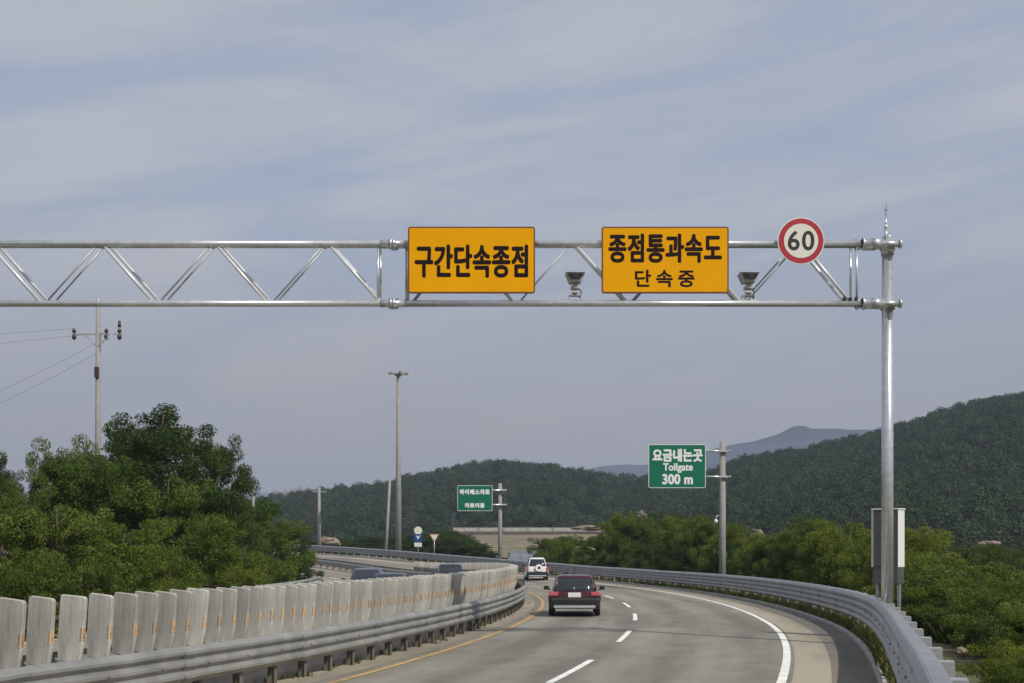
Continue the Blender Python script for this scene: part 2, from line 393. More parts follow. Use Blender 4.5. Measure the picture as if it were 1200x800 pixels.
ribbon('yellow_line', 166.32, 166.47, D0, D1, .008, M['line_yellow'])
ribbon('opposing_edge_line', 155.7, 155.85, D0, D1, .008, M['line_white'])
ds_ = []; deg_m = 180 / (math.pi * 170)
c0 = -12.2                       # centre of the nearest dash, 10.3 m between dash centres
for k in range(-3, 26):
    c = c0 + (k * 10.3) * deg_m; ribbon('', 169.92, 170.06, c - 2.4 * deg_m, c + 2.4 * deg_m, .008, None, step=.4, mb=ds_)
ribbons('lane_dashes', ds_, M['line_white'])
ds2 = []
for k in range(-3, 26):
    c = c0 + (k * 10.3) * deg_m; ribbon('', 160.4, 160.54, c - 2.4 * deg_m, c + 2.4 * deg_m, .008, None, step=.4, mb=ds2)
ribbons('opposing_lane_dashes', ds2, M['line_white'])
# shallow concrete kerb between gutter and grass
def kerb(name, r, d0, d1, w, h, fr, label=None):
    prof = [(0, -.05), (0, h - .02), (.02, h), (w - .02, h), (w, h - .02), (w, -.05)]
    n = int((d1 - d0) / .5); V = []; Q = []
    for i in range(n + 1):
        d = d0 + (d1 - d0) * i / n
        for a, b in prof: V.append(tuple(P(r + a - fr * near_in(d), d, b)))
    c = len(prof)
    for i in range(n):
        for k in range(c - 1): Q.append((i * c + k, i * c + k + 1, (i + 1) * c + k + 1, (i + 1) * c + k))
    return tag(link(name, np_mesh(name, V, Q, False), M['concrete']), kind='structure')
kerb('kerb', 175.95, D0, D1, .13, .1, .6)

# ------------------------------------------------------------------ guardrails
WAVE3 = [(0, .0), (.035, .03), (.08, .075), (.08, .115), (.02, .165), (.02, .195), (.08, .245), (.08, .285), (.02, .335), (.02, .365), (.08, .415), (.08, .455), (.035, .50), (0, .53)]
WAVE6 = [(0, .0), (.03, .03), (.075, .07), (.075, .11), (.02, .16), (.02, .19), (.075, .24), (.075, .28), (.02, .33), (.02, .38), (.075, .43), (.075, .47), (.02, .52), (.02, .55), (.075, .60), (.075, .66), (.03, .71), (0, .74)]
def beam(r, d0, d1, side, z0, prof, parent, m, fr=0.0, name='beam', close=True):
    """corrugated rail; side = -1 faces the inside of the bend, +1 the outside"""
    pr = [(x * side, z) for x, z in prof] + ([(x * side - .012 * side, z) for x, z in reversed(prof)] if close else [])
    n = max(2, int((d1 - d0) / .35)); V = []; Q = []; c = len(pr)
    for i in range(n + 1):
        d = d0 + (d1 - d0) * i / n; rr = r - fr * near_in(d) - (near_left(d) if 164 < r < 166 else 0)
        wob = .006 * mnoise.noise(Vector((d * 3.1, r, 0)))
        for x, z in pr: V.append(tuple(P(rr + x, d, z0 + z + wob)))
    for i in range(n):
        for k in range(c): k2 = (k + 1) % c; Q.append((i * c + k, i * c + k2, (i + 1) * c + k2, (i + 1) * c + k))
    return link(name, np_mesh(name, V, Q, False), m, parent)
def rail_thing(name, label, r, d0, d1, side, z0, prof, m, sp, ptop, proff, fr=0, back=False, blk=None, group=None, pm=None):
    t = empty(name, P(r, d0), label, 'guardrail'); inv = Matrix.Translation(-t.location)
    def loc(o): o.location = -t.location; return o
    loc(beam(r, d0, d1, side, z0, prof, t, m, fr))
    if back:
        zt_ = z0 + prof[-1][1]; loc(beam(r + .002, d0, d1, 1, zt_ - .06, [(0, .0), (0, .055), (.02, .068), (.17, .068), (.19, .055), (.19, -.03)], t, m, fr, name='top_cover', close=False))
    if prof is WAVE6 or group == 'lap':
        dd = d0 + 1.0; wd = .16 / r * 180 / math.pi
        while dd < min(d1, 22): loc(beam(r + side * .007, dd - wd, dd + wd, side, z0 - .004, prof, t, m, fr, name='lap_joint')); dd += 4.0 / r * 180 / math.pi
    # post mesh shared; section like an H channel
    b = MB(); b.box((0, 0, ptop / 2 - .1), (.125, .012, ptop + .2)); b.box((-.06, 0, ptop / 2 - .1), (.012, .10, ptop + .2)); b.box((.06, 0, ptop / 2 - .1), (.012, .10, ptop + .2))
    if blk: b.box((.06, 0, ptop - .06), (.30, .30, .17)); b.box((0.02, 0, z0 + .25), (.18, .11, .30))
    b.ball((side * (proff + .078), 0, z0 + (.36 if prof is WAVE6 else .27)), .026, 8, 5)
    pme = b.mesh('post'); pme.materials.append(pm or M['post'])
    step = sp / r * 180 / math.pi; d = d0 + step / 2; 
    while d < d1:
        rr = r - fr * near_in(d) - side * proff - (near_left(d) if 164 < r < 166 else 0); o = bpy.data.objects.new('post', pme); COL.objects.link(o); o.parent = t
        o.location = P(rr, d) - t.location; o.rotation_euler = (0, 0, R(d)); d += step
    return t
rail_thing('guardrail', 'low grey three-ridge guardrail in front of the upright panels on the left', 165.62, -21, 19, 1, .32, WAVE3, M['rail'], 1.25, .80, .10, group='lap')
rail_thing('guardrail', 'tall double-faced grey guardrail along the outer right edge of the bend', 176.42, -21.5, 44, -1, .34, WAVE6, M['rail_blue'], 2.0, 1.04, .14, fr=.85, back=True, blk=True, pm=M['steel_dull'])
rail_thing('guardrail', 'grey guardrail on the far side of the upright panels facing oncoming cars', 164.45, -21, 52, -1, .32, WAVE3, M['rail'], 2.0, .80, .10)
rail_thing('guardrail', 'short stretch of median guardrail past the last upright panel', 165.62, 19.6, 52, 1, .32, WAVE3, M['rail'], 2.0, .80, .10)
rail_thing('guardrail', 'inner guardrail between oncoming lanes and the left hand trees', 154.3, -21, 52, 1, .32, WAVE3, M['rail'], 2.6, .80, .10)

# ------------------------------------------------------------------ median wall with upright panels
BR = 165.02; BD0, BD1 = -20.2, 18.6
b_prof = [(-.22, -.05), (-.22, .12), (-.11, .32), (-.09, .76), (.09, .76), (.11, .32), (.22, .12), (.22, -.05)]
V = []; Q = []; n = int((BD1 - BD0) / .4)
for i in range(n + 1):
    d = BD0 + (BD1 - BD0) * i / n
    for a, b in b_prof: V.append(tuple(P(BR + a - near_left(d), d, b)))
c = len(b_prof)
for i in range(n):
    for k in range(c - 1): Q.append((i * c + k, i * c + k + 1, (i + 1) * c + k + 1, (i + 1) * c + k))
Q.append(tuple(range(4))); 
me = np_mesh('median_wall', V, Q[:-1], False)
tag(link('median_wall', me, M['concrete']), 'low concrete median wall carrying the row of upright panels', 'barrier')
def slab_mesh(seed):
    rg = random.Random(seed); w, h, t = .385, .88, .075; b = MB()
    # outline with rounded top corners, tapered slightly, extruded through the thickness
    o = [(-w / 2 + .02, 0), (w / 2 - .03, 0), (w / 2, .25), (w / 2 + .006, h - .035), (w / 2 - .008, h - .01), (w / 2 - .035, h), (-w / 2 + .035, h + .004), (-w / 2 + .008, h - .008), (-w / 2, h - .035), (-w / 2 - .006, .3)]
    o = [(x + rg.uniform(-.004, .004), z + rg.uniform(-.003, .003)) for x, z in o]
    n = len(o); ys = [(-t / 2, .9), (-t / 2 + .02, 1.0), (t / 2 - .02, 1.0), (t / 2, .9)]; vs = []; fs = []
    for y, s in ys:
        for x, z in o: vs.append((x * (.955 if s < 1 else 1), y, h / 2 + (z - h / 2) * (.98 if s < 1 else 1)))
    for j in range(3):
        for k in range(n): k2 = (k + 1) % n; fs.append((j * n + k, j * n + k2, (j + 1) * n + k2, (j + 1) * n + k))
    fs.append(tuple(range(n))[::-1]); fs.append(tuple(range(3 * n, 4 * n)))
    b.add(vs, fs); me = b.mesh('glare_slab'); me.materials.append(M['panel']); return me
slabs = [slab_mesh(k) for k in range(5)]
rb = MB(); rb.box((.174, -.041, .38), (.018, .008, .17)); rb.box((.194, 0, .38), (.008, .045, .17)); rme = rb.mesh('reflector'); rme.materials.append(M['orange_ref'])
step0 = 1 / BR * 180 / math.pi; d = BD0; k = 0
while d < BD1:
    rg = random.Random(k * 13 + 5)
    o = bpy.data.objects.new('glare_panel', slabs[k % 5]); COL.objects.link(o)
    o.location = P(BR - near_left(d) + rg.uniform(-.012, .012), d + rg.uniform(-.008, .008), .762)
    o.rotation_euler = (R(rg.uniform(-1.2, 1.2)), R(4.6 + rg.uniform(-1.2, 1.2)), R(d - 3 + rg.uniform(-4, 4)))
    s = 1 + rg.uniform(-.012, .012); o.scale = (1, 1, s)
    tag(o, {0: 'leaning concrete glare panel cut by the left frame edge, first of the row', 1: 'leaning concrete glare panel with dark gaps on both sides, second of the row'}.get(k, 'pale concrete glare panel with orange reflector in the long median row'), 'glare panel', 'glare panels along the median', 'thing')
    f = bpy.data.objects.new('reflector', rme); COL.objects.link(f); f.parent = o
    d += step0 * (.61 if d < -14.9 else .475); k += 1

# ------------------------------------------------------------------ overhead gantry
GY = 30.0; GD = .55; ZO = .105                     # front plane depth, truss depth
ZT = PZ(286, GY); ZB = PZ(356, GY); CR = .078
g = empty('sign_gantry', (PX(1045, GY), GY + .27, 0), 'silver steel lattice gantry spanning the road, holding two amber boards', 'gantry')
def G(mb, name, m=None): o = mb.build(name, m or M['steel'], g); o.location = -g.location; return o
XL = PX(-130, GY); XR = PX(1034, GY); XF = PX(460, GY)
for z in (ZT, ZB):
    for y in (GY, GY + GD):
        q_ = z + (ZO if y > GY else 0); b = MB(); b.tube((XL, y, q_), (XF, y, q_), CR, seg=16); b.tube((XF, y, q_), (XR, y, q_), CR, seg=16); G(b, 'chord')
tops = [-148 + 132.7 * k for k in range(5)] + [540, 671, 805, 938]
bots = [-82 + 132.7 * k for k in range(5)] + [479, 605, 738, 871, 1000]
def diag(xt, xb):
    for y in (GY, GY + GD):
        s = 4 if xb > xt else -4
        o_ = ZO if y > GY else 0; b = MB(); b.tube((PX(xt + s, GY), y, ZT - .04 + o_), (PX(xb - s, GY), y, ZB + .04 + o_), .038 if xb > xt else .021, seg=10); G(b, 'diagonal', M['lit_brace'] if xb > xt else M['steel_dull'])  # falling braces thicker and painted sunlit, rising ones thinner and painted shaded
for k in range(5):
    if k < 5: diag(tops[k], bots[k])
    if k < 4: diag(tops[k + 1], bots[k])
for k in range(4): diag(tops[5 + k], bots[5 + k]); diag(tops[5 + k], bots[6 + k])
for x in (443, 476, 1004):
    for y in (GY, GY + GD): b = MB(); o_ = ZO if y > GY else 0; b.tube((PX(x, GY), y, ZB + o_), (PX(x, GY), y, ZT + o_), .028, seg=10); G(b, 'upright')
for i, x in enumerate([-82 + 132.7 * k for k in range(5)] + [479, 605, 738, 871, 1000]):
    for z in (ZT, ZB): b = MB(); b.tube((PX(x, GY), GY, z), (PX(x, GY), GY + GD, z + ZO), .03, seg=8); G(b, 'cross_tie')
for z0_ in (ZT, ZB):
    for y in (GY, GY + GD):
        z = z0_ + (ZO if y > GY else 0); b = MB()
        for dx in (-.035, .035): b.tube((XF + dx - .022, y, z), (XF + dx + .022, y, z), .135, seg=18)
        for q in range(8):
            a = 2 * math.pi * q / 8; b.tube((XF - .09, y + .108 * math.cos(a), z + .108 * math.sin(a)), (XF + .09, y + .108 * math.cos(a), z + .108 * math.sin(a)), .016, seg=6)
        b.tube((XF - .28, y, z), (XF + .28, y, z), .088, seg=16)
        G(b, 'flange')
        b = MB(); xs = PX(1010, GY); b.tube((xs, y, z), (XR, y, z) , .118, seg=16)
        b.tube((xs + .0, y, z), (xs + .05, y, z), .15, seg=16); b.tube((xs + .22, y, z), (xs + .27, y, z), .135, seg=16)
        b.tube((XR - .3, y, z), (XR - .02, y, z), .135, seg=16); b.tube((XR - .1, y, z), (PX(1055, GY), y, z), .075, seg=12); b.tube((PX(1053.5, GY), y, z), (PX(1056, GY), y, z), .11, seg=12)
        G(b, 'clamp')
def gpost(x):
    b = MB(); b.tube((x, GY + GD / 2, -1.2), (x, GY + GD / 2, ZT + .22), .145, .130, seg=28); b.ball((x, GY + GD / 2, ZT + .22), .131, sq=(1, 1, .35))
    b.tube((x, GY + GD / 2, ZT + .0 - .2), (x, GY + GD / 2, ZT + .02), .150, seg=24)
    G(b, 'post')
    for z in (ZT, ZB):
        b = MB(); b.tube((x, GY + GD / 2, z - .09), (x, GY + GD / 2, z + .09), .175, seg=24); b.box((x, GY + GD / 2, z), (.12, GD - .14, .12)); G(b, 'bracket')
    b = MB(); b.box((x, GY + GD / 2 - .16, .62), (.14, .10, .3)); G(b, 'access_hatch')
gpost(PX(1044, GY)); gpost(PX(-128, GY))
for x in (1003, 996, 989): b = MB(); b.box((PX(x, GY), GY - .03, ZB + .1), (.07, .1, .08), bev=.012); G(b, 'junction_box', M['black'])
# lightning rod on the right post
t = empty('lightning_rod', (PX(1041, GY), GY + .2, ZT + .1), 'thin lightning rod with prongs on top of the right gantry post', 'lightning rod')
zr = PZ(266, GY) - t.location.z; zt = PZ(221, GY) - t.location.z
b = MB(); b.tube((0, 0, 0), (0, 0, zr), .045, .03, seg=10); b.tube((0, 0, zr), (0, 0, zr + .28), .03, .016, seg=8); b.build('holder', M['steel'], t)
b = MB(); b.tube((0, 0, zr + .25), (0, 0, zt), .011, .003, seg=6)
for a in range(4):
    c_, s_ = math.cos(a * math.pi / 2 + .4), math.sin(a * math.pi / 2 + .4); b.path([(0, 0, zr + .42), (c_ * .06, s_ * .06, zr + .47), (c_ * .11, s_ * .11, zr + .58)], .006, 5)
b.build('prong', M['steel_dull'], t)
b = MB(); b.ball((0, 0, zr + .05), .06, sq=(1, 1, .8)); b.build('insulator', M['white'], t)

def board(name, label, x0, x1, y0, y1, face, rim, lines, d, ink, cat='sign', thick=.05, rw=.035, rad=.06):
    cx, cz, w, h = PX((x0 + x1) / 2, d), PZ((y0 + y1) / 2, d), (x1 - x0) * d / F, (y1 - y0) * d / F
    t = empty(name, (cx, d, cz), label, cat)
    b = MB(); b.prism(rrect(0, 0, w, h, rad), 0, thick); b.build('frame', rim, t)
    b = MB(); b.prism(rrect(0, 0, w - 2 * rw, h - 2 * rw, max(.01, rad - rw)), -.004, -.0002); b.build('face', face, t)
    b = MB()
    for sx in (-.3, .3): b.box((w * sx, thick + .03, 0), (.06, .05, h * .92))
    for z in (h * .25, -h * .3): b.box((0, thick + .07, z), (w * .8, .03, .05))
    b.build('mounting_rail', M['steel_dull'], t)
    for s, a0, a1, b0, b1, bold, sp in lines:
        text_part(s, PX((a0 + a1) / 2, d) - cx, PZ((b0 + b1) / 2, d) - cz, (a1 - a0) * d / F, (b1 - b0) * d / F, -.005, ink, t, bold, sp)
    return t
board('amber_sign', 'amber board with one line of large dark Korean letters, left on the gantry', 478, 627, 266, 344, M['yellow_sign'], M['sign_rim'], [('구간단속종점', 486, 619, 287, 326, .030, 1.06)], GY - .17, M['brown_ink'])
board('amber_sign', 'amber board with two lines of dark Korean letters, right on the gantry', 705, 854, 266, 344, M['yellow_sign'], M['sign_rim'], [('종점통과속도', 713, 846, 274, 308.5, .032, 1.08), ('단속중', 744, 814, 316.5, 337, .028, 1.45)], GY - .17, M['brown_ink'])
# round speed limit sign
t = empty('speed_limit_sign', (PX(937, GY), GY - .15, PZ(284.5, GY)), 'round white speed limit sign with red ring reading 60', 'sign')
def disc(r, y0, y1, seg=48): return MB().prism([(r * math.cos(2 * math.pi * k / seg), r * math.sin(2 * math.pi * k / seg)) for k in range(seg)], y0, y1)
disc(.545, .0, .03).build('back_plate', M['white'], t); disc(.525, -.004, -.0003).build('ring', M['red_sign'], t); disc(.40, -.008, -.0045).build('face', M['cream'], t)
text_part('60', 0, .005, .62, .46, -.009, M['black'], t, .025, 1.12, 'lettering')
b = MB(); b.box((0, .06, 0), (.06, .06, .7)); b.box((0, .05, 0), (.5, .04, .05)); b.build('mounting_rail', M['steel_dull'], t)
# enforcement cameras
def speed_cam(x, label):
    d = GY - .02; z0 = ZB + CR
    t = empty('enforcement_camera', (PX(x, d), d + .12, z0), label, 'camera', 'enforcement cameras on the lower chord')
    b = MB(); zt = PZ(321, d) - z0
    # flared hood, open face tilted towards the traffic
    b.box((0, 0, zt - .10), (.26, .40, .20), taper=(1.65, 1.15), bev=.012); b.box((0, -.02, zt + .012), (.45, .50, .02)); b.build('hood', M['housing'], t)
    b = MB(); b.prism([(-.19, zt - .03), (-.12, zt - .15), (.12, zt - .15), (.19, zt - .03)], -.262, -.246); b.build('window', M['lens'], t)
    b = MB(); b.tube((.02, -.275, zt - .09), (.02, -.24, zt - .09), .045, seg=14); b.build('lens', M['glass_dark'], t)
    b = MB(); b.tube((0, 0, zt - .3), (0, 0, zt - .18), .06, seg=12); b.box((0, 0, zt - .31), (.20, .22, .07), bev=.012); b.tube((0, 0, .1), (0, 0, zt - .3), .04, seg=12); b.box((.0, -.04, zt - .42), (.15, .17, .05)); b.build('swivel', M['housing'], t)
    b = MB(); b.box((0, 0, .012), (.42, .2, .024)); b.box((-.14, 0, .07), (.025, .14, .12)); b.box((.14, 0, .07), (.025, .14, .12)); b.box((0, 0, .12), (.30, .16, .02)); b.build('bracket', M['steel_dull'], t)
    b = MB(); b.path([(.06, .1, zt - .25), (.16, .12, zt - .38), (.12, .1, .1), (.17, .05, .02)], .014, 6); b.build('cable', M['black'], t)
speed_cam(674, 'flared camera unit between the two amber boards on the gantry')
speed_cam(878, 'flared camera unit between right amber board and round 60 sign')

# equipment cabinet behind the right post
d = 33.0; t = empty('control_cabinet', (PX(1041, d), d, -.8), 'tall grey equipment cabinet on posts behind the right gantry post', 'cabinet', rz=R(-40))
zb, zt = PZ(664, d) + .8, PZ(597, d) + .8; zl = zb - .42
b = MB(); b.box((0, 0, (zl + zt) / 2), (.68, .40, zt - zl), bev=.015); b.build('housing', M['cab_grey'], t)
b = MB(); b.box((0, 0, zt + .02), (.74, .46, .035), bev=.01); b.build('roof', M['white'], t)
b = MB(); b.box((-.01, -.215, (zb + zt) / 2), (.6, .012, zt - zb - .1)); b.build('door', M['cab_grey'], t)
b = MB(); b.box((.345, 0, (zb + zt) / 2), (.008, .40, zt - zb - .02)); b.build('painted_sunlit_side', M['white'], t)  # white sheet stands in for sunlight on this side of the cabinet
b = MB(); b.box((-.335, -.222, (zb + zt) / 2), (.05, .02, zt - zb - .02)); b.build('corner_strip', M['housing'], t)
for x in (-.29, .29): b = MB(); b.box((x, 0, zb / 2), (.07, .07, zb)); b.build('leg', M['steel_dull'], t)

# ------------------------------------------------------------------ green direction signs on cantilever poles
def green_sign(label, x0, x1, y0, y1, px, ptop, d, lines, zbase, pr, arms, extra=None):
    p = empty('sign_pole', (PX(px, d), d + .1, zbase), label[1], 'sign pole', 'cantilever poles of the green signs')
    h = PZ(ptop, d) - zbase; b = MB(); b.tube((0, 0, -.4), (0, 0, h), pr, pr * .82, seg=20); b.ball((0, 0, h), pr * .82, sq=(1, 1, .4)); b.build('post', M['pole_conc'], p)
    for y in arms:
        z = PZ(y, d) - zbase; b = MB(); b.tube((PX(x1 - 14, d) - p.location.x, -.28 * d / 80, z), (.28 * d / 80 + pr, -.28 * d / 80, z), .06 * d / 80, seg=8)
        b.box((0, -.12 * d / 80, z), (pr * 2.5, .5, .12 * d / 80)); b.build('arm', M['steel'], p)
    if extra: extra(p, d, zbase)
    board('direction_sign', label[0], x0, x1, y0, y1, M['green_sign'], M['white'], lines, d - .75 * (d / 80) ** .5, M['white'], thick=.06, rw=.02 + .015 * d / 80, rad=.12)
def twin(p, d, zb):
    z = PZ(609, d) - zb; b = MB(); b.path([(0, 0, PZ(604, d) - zb), (-.35, 0, z + .3), (-.42, 0, z)], .03, 6); b.ball((-.42, -.05, z - .05), .13); b.build('lamp', M['white'], p)
green_sign(('green board reading Tollgate 300 m beside the nearer pole', 'tall grey pole behind the right guardrail holding the tollgate board'),
    760, 827, 520, 571, 847, 517, 80, [('요금내는곳', 764.5, 823.5, 525, 540.5, .045, 1.02), ('Tollgate', 777, 812, 542, 553.5, .035, 1.03), ('300 m', 776, 812, 554.5, 567, .05, 1.04)], -1.3, .22, (528, 558), twin)
green_sign(('small distant green board with two blurred white lines of Korean', 'distant grey pole holding the small green board'),
    536, 577, 568, 598, 586, 566, 172, [('하이패스차로', 538.5, 574, 572.5, 579, .06, 1.15), ('차로이용', 544.5, 568, 588.5, 594.5, .06, 1.1)], 0.2, .30, (574, 591))

# ------------------------------------------------------------------ poles
def utility_pole(x, ytop, d, zb, label, arms=True):
    t = empty('utility_pole', (PX(x, d), d, zb), label, 'utility pole'); h = PZ(ytop, d) - zb
    b = MB(); b.tube((0, 0, -.3), (0, 0, h), .20, .11, seg=16); b.build('post', M['pole_conc'], t)
    if arms:
        za = PZ(392, d) - zb; b = MB(); b.box((-.05, 0, za), (2.5, .08, .07)); b.path([(-.75, -.05, za), (0, -.1, za - .6)], .025, 6); b.path([(.75, -.05, za), (0, -.1, za - .6)], .025, 6); b.build('crossarm', M['steel_dull'], t)
        for xi in (-1.22, .42, 1.08):
            b = MB(); b.tube((xi, 0, za), (xi, 0, za + .28), .04, .05, seg=8); b.ball((xi, 0, za + .16), .11); b.ball((xi, 0, za - .14), .12, sq=(1, 1, 1.3)); b.build('insulator', M['porcelain'], t)
        b = MB(); b.tube((1.08, 0, za + .35), (1.08, 0, za + .68), .09, .06, seg=8); b.build('arrester', M['porcelain'], t)
        b = MB(); b.box((-.02, -.14, PZ(436, d) - zb), (.22, .2, .55), bev=.03); b.build('switch_box', M['porcelain'], t)
        b = MB(); b.box((.16, -.1, PZ(400, d) - zb + .0), (.05, .05, .9)); b.ball((0, 0, h), .14); b.build('cap', M['steel_dull'], t)
    return t
up = utility_pole(115, 353, 65, -.6, 'concrete utility pole with crossarm rising out of the left trees')
def wire(a, b, sag, label):
    pts = []
    for k in range(15):
        s = k / 14; p = a.lerp(b, s); p.z -= sag * 4 * s * (1 - s); pts.append(p)
    w = MB(); w.path(pts, .0075, 5); o = w.build('wire', M['wire']); tag(o, label, 'wire', 'power lines left of the utility pole')
d = 65; ax = PX(115, d); za = PZ(391, d)
ENDS = [(-58.0, 67.0), (-58.0, 67.0), (-62.0, 112.0), (-62.0, 112.0)]
px2, py2 = -62.0, 112.0
for q, (dx, z, lab) in enumerate([(-1.22, za + .25, 'topmost thin power line leaving the left end of the crossarm'), (.42, za + .05, 'second thin power line running left from the crossarm'), (0, PZ(400, d), 'thin line sagging left from just under the crossarm'), (0, PZ(412, d), 'lowest thin line sagging left from the pole shaft')]):
    ex, ey = ENDS[q]; wire(Vector((ax + dx, d, z)), Vector((ex + dx * .6, ey, z + .2 - (q > 1) * 1.2)), .7 + q * .3, lab)
b = MB(); b.tube((px2, py2, -1), (px2, py2, za + .8), .24, .14, seg=12); o = b.build('utility_pole', M['pole_conc']); tag(o, 'far utility pole carrying the power lines beyond the left trees', 'utility pole')

# high mast lamp
d = 156.0; zb = 1.2; t = empty('high_mast_lamp', (PX(467, d), d, zb), 'very tall grey high mast lamp standing past the bend', 'street lamp')
h = PZ(438, d) - zb; b = MB(); b.tube((0, 0, -1), (0, 0, h), .40, .24, seg=18); b.build('mast', M['pole_conc'], t)
b = MB(); b.tube((0, 0, h - .1), (0, 0, h + .15), .5, .55, seg=16)
for a in range(4): c_, s_ = math.cos(a * 1.57 + .3), math.sin(a * 1.57 + .3); b.tube((0, 0, h), (c_ * .8, s_ * .8, h + .05), .06, seg=6)
b.build('ring', M['steel_dull'], t)
for a in range(4):
    c_, s_ = math.cos(a * 1.57 + .3), math.sin(a * 1.57 + .3); b = MB(); b.box((c_ * .95, s_ * .95, h + .12), (.55, .45, .28), rot=a * 1.57 + .3, bev=.05, taper=(.8, .8)); b.build('lamp_head', M['post'], t)
def plain_pole(name, x0, y0, x1, y1, d, zb, r, label, cat, cap=False):
    t = empty(name, (PX(x0, d), d, zb), label, cat); b = MB(); b.tube((0, 0, -.4), (PX(x1, d) - PX(x0, d), 0, PZ(y1, d) - zb), r, r * .7, seg=12); b.build('post', M['pole_conc'], t)
    if cap:
        b = MB(); b.box((PX(x1, d) - PX(x0, d), 0, PZ(y1, d) - zb - .5), (1.8, .12, .12)); b.build('crossarm', M['steel_dull'], t)
    return t
plain_pole('utility_pole', 451, 640, 457, 560, 185, .5, .26, 'leaning slender concrete pole just left of the high mast', 'utility pole')
plain_pole('utility_pole', 374, 640, 374, 571, 170, 1.0, .26, 'straight concrete pole right of the left tree mass', 'utility pole', True)
plain_pole('utility_pole', 297, 640, 297, 572, 165, -.6, .2, 'faint pole showing above the right end of the left trees', 'utility pole', True)

# small traffic signs past the bend
d = 160.0; zb = 1.6; t = empty('traffic_sign', (PX(490, d), d, zb), 'post with white round, blue square and white plate past the bend', 'sign')
b = MB(); b.tube((0, 0, -.5), (0, 0, PZ(616, d) - zb), .05, seg=8); b.build('post', M['steel'], t)
o = disc(.50, 0, .03); o = o.build('round_plate', M['cream'], t); o.location = (0, -.08, PZ(621, d) - zb)
b = MB(); b.box((0, -.08, PZ(629.5, d) - zb), (1.05, .03, .95)); b.build('blue_plate', M['blue_sign'], t)
b = MB(); z = PZ(629, d) - zb; b.prism([(-.3, z + .3), (0, z - .28), (.3, z + .3), (0, z + .08)], -.115, -.1); b.build('arrow', M['white'], t)
b = MB(); b.box((0, -.08, PZ(637.5, d) - zb), (.95, .03, .5)); b.build('lower_plate', M['cream'], t)
t = empty('yield_sign', (PX(509, d), d, zb), 'pale pink inverted triangle sign in front of the dark mound', 'sign')
b = MB(); b.tube((0, 0, -.5), (0, 0, PZ(627, d) - zb), .05, seg=8); b.build('post', M['steel'], t)
z = PZ(629.5, d) - zb; b = MB(); b.prism([(-.62, z + .48), (0, z - .6), (.62, z + .48)], -.1, -.06); b.build('border', mat('faded_red', (.5, .22, .17), .6), t)
b = MB(); b.prism([(-.42, z + .36), (0, z - .36), (.42, z + .36)], -.108, -.1005); b.build('face', M['cream'], t)

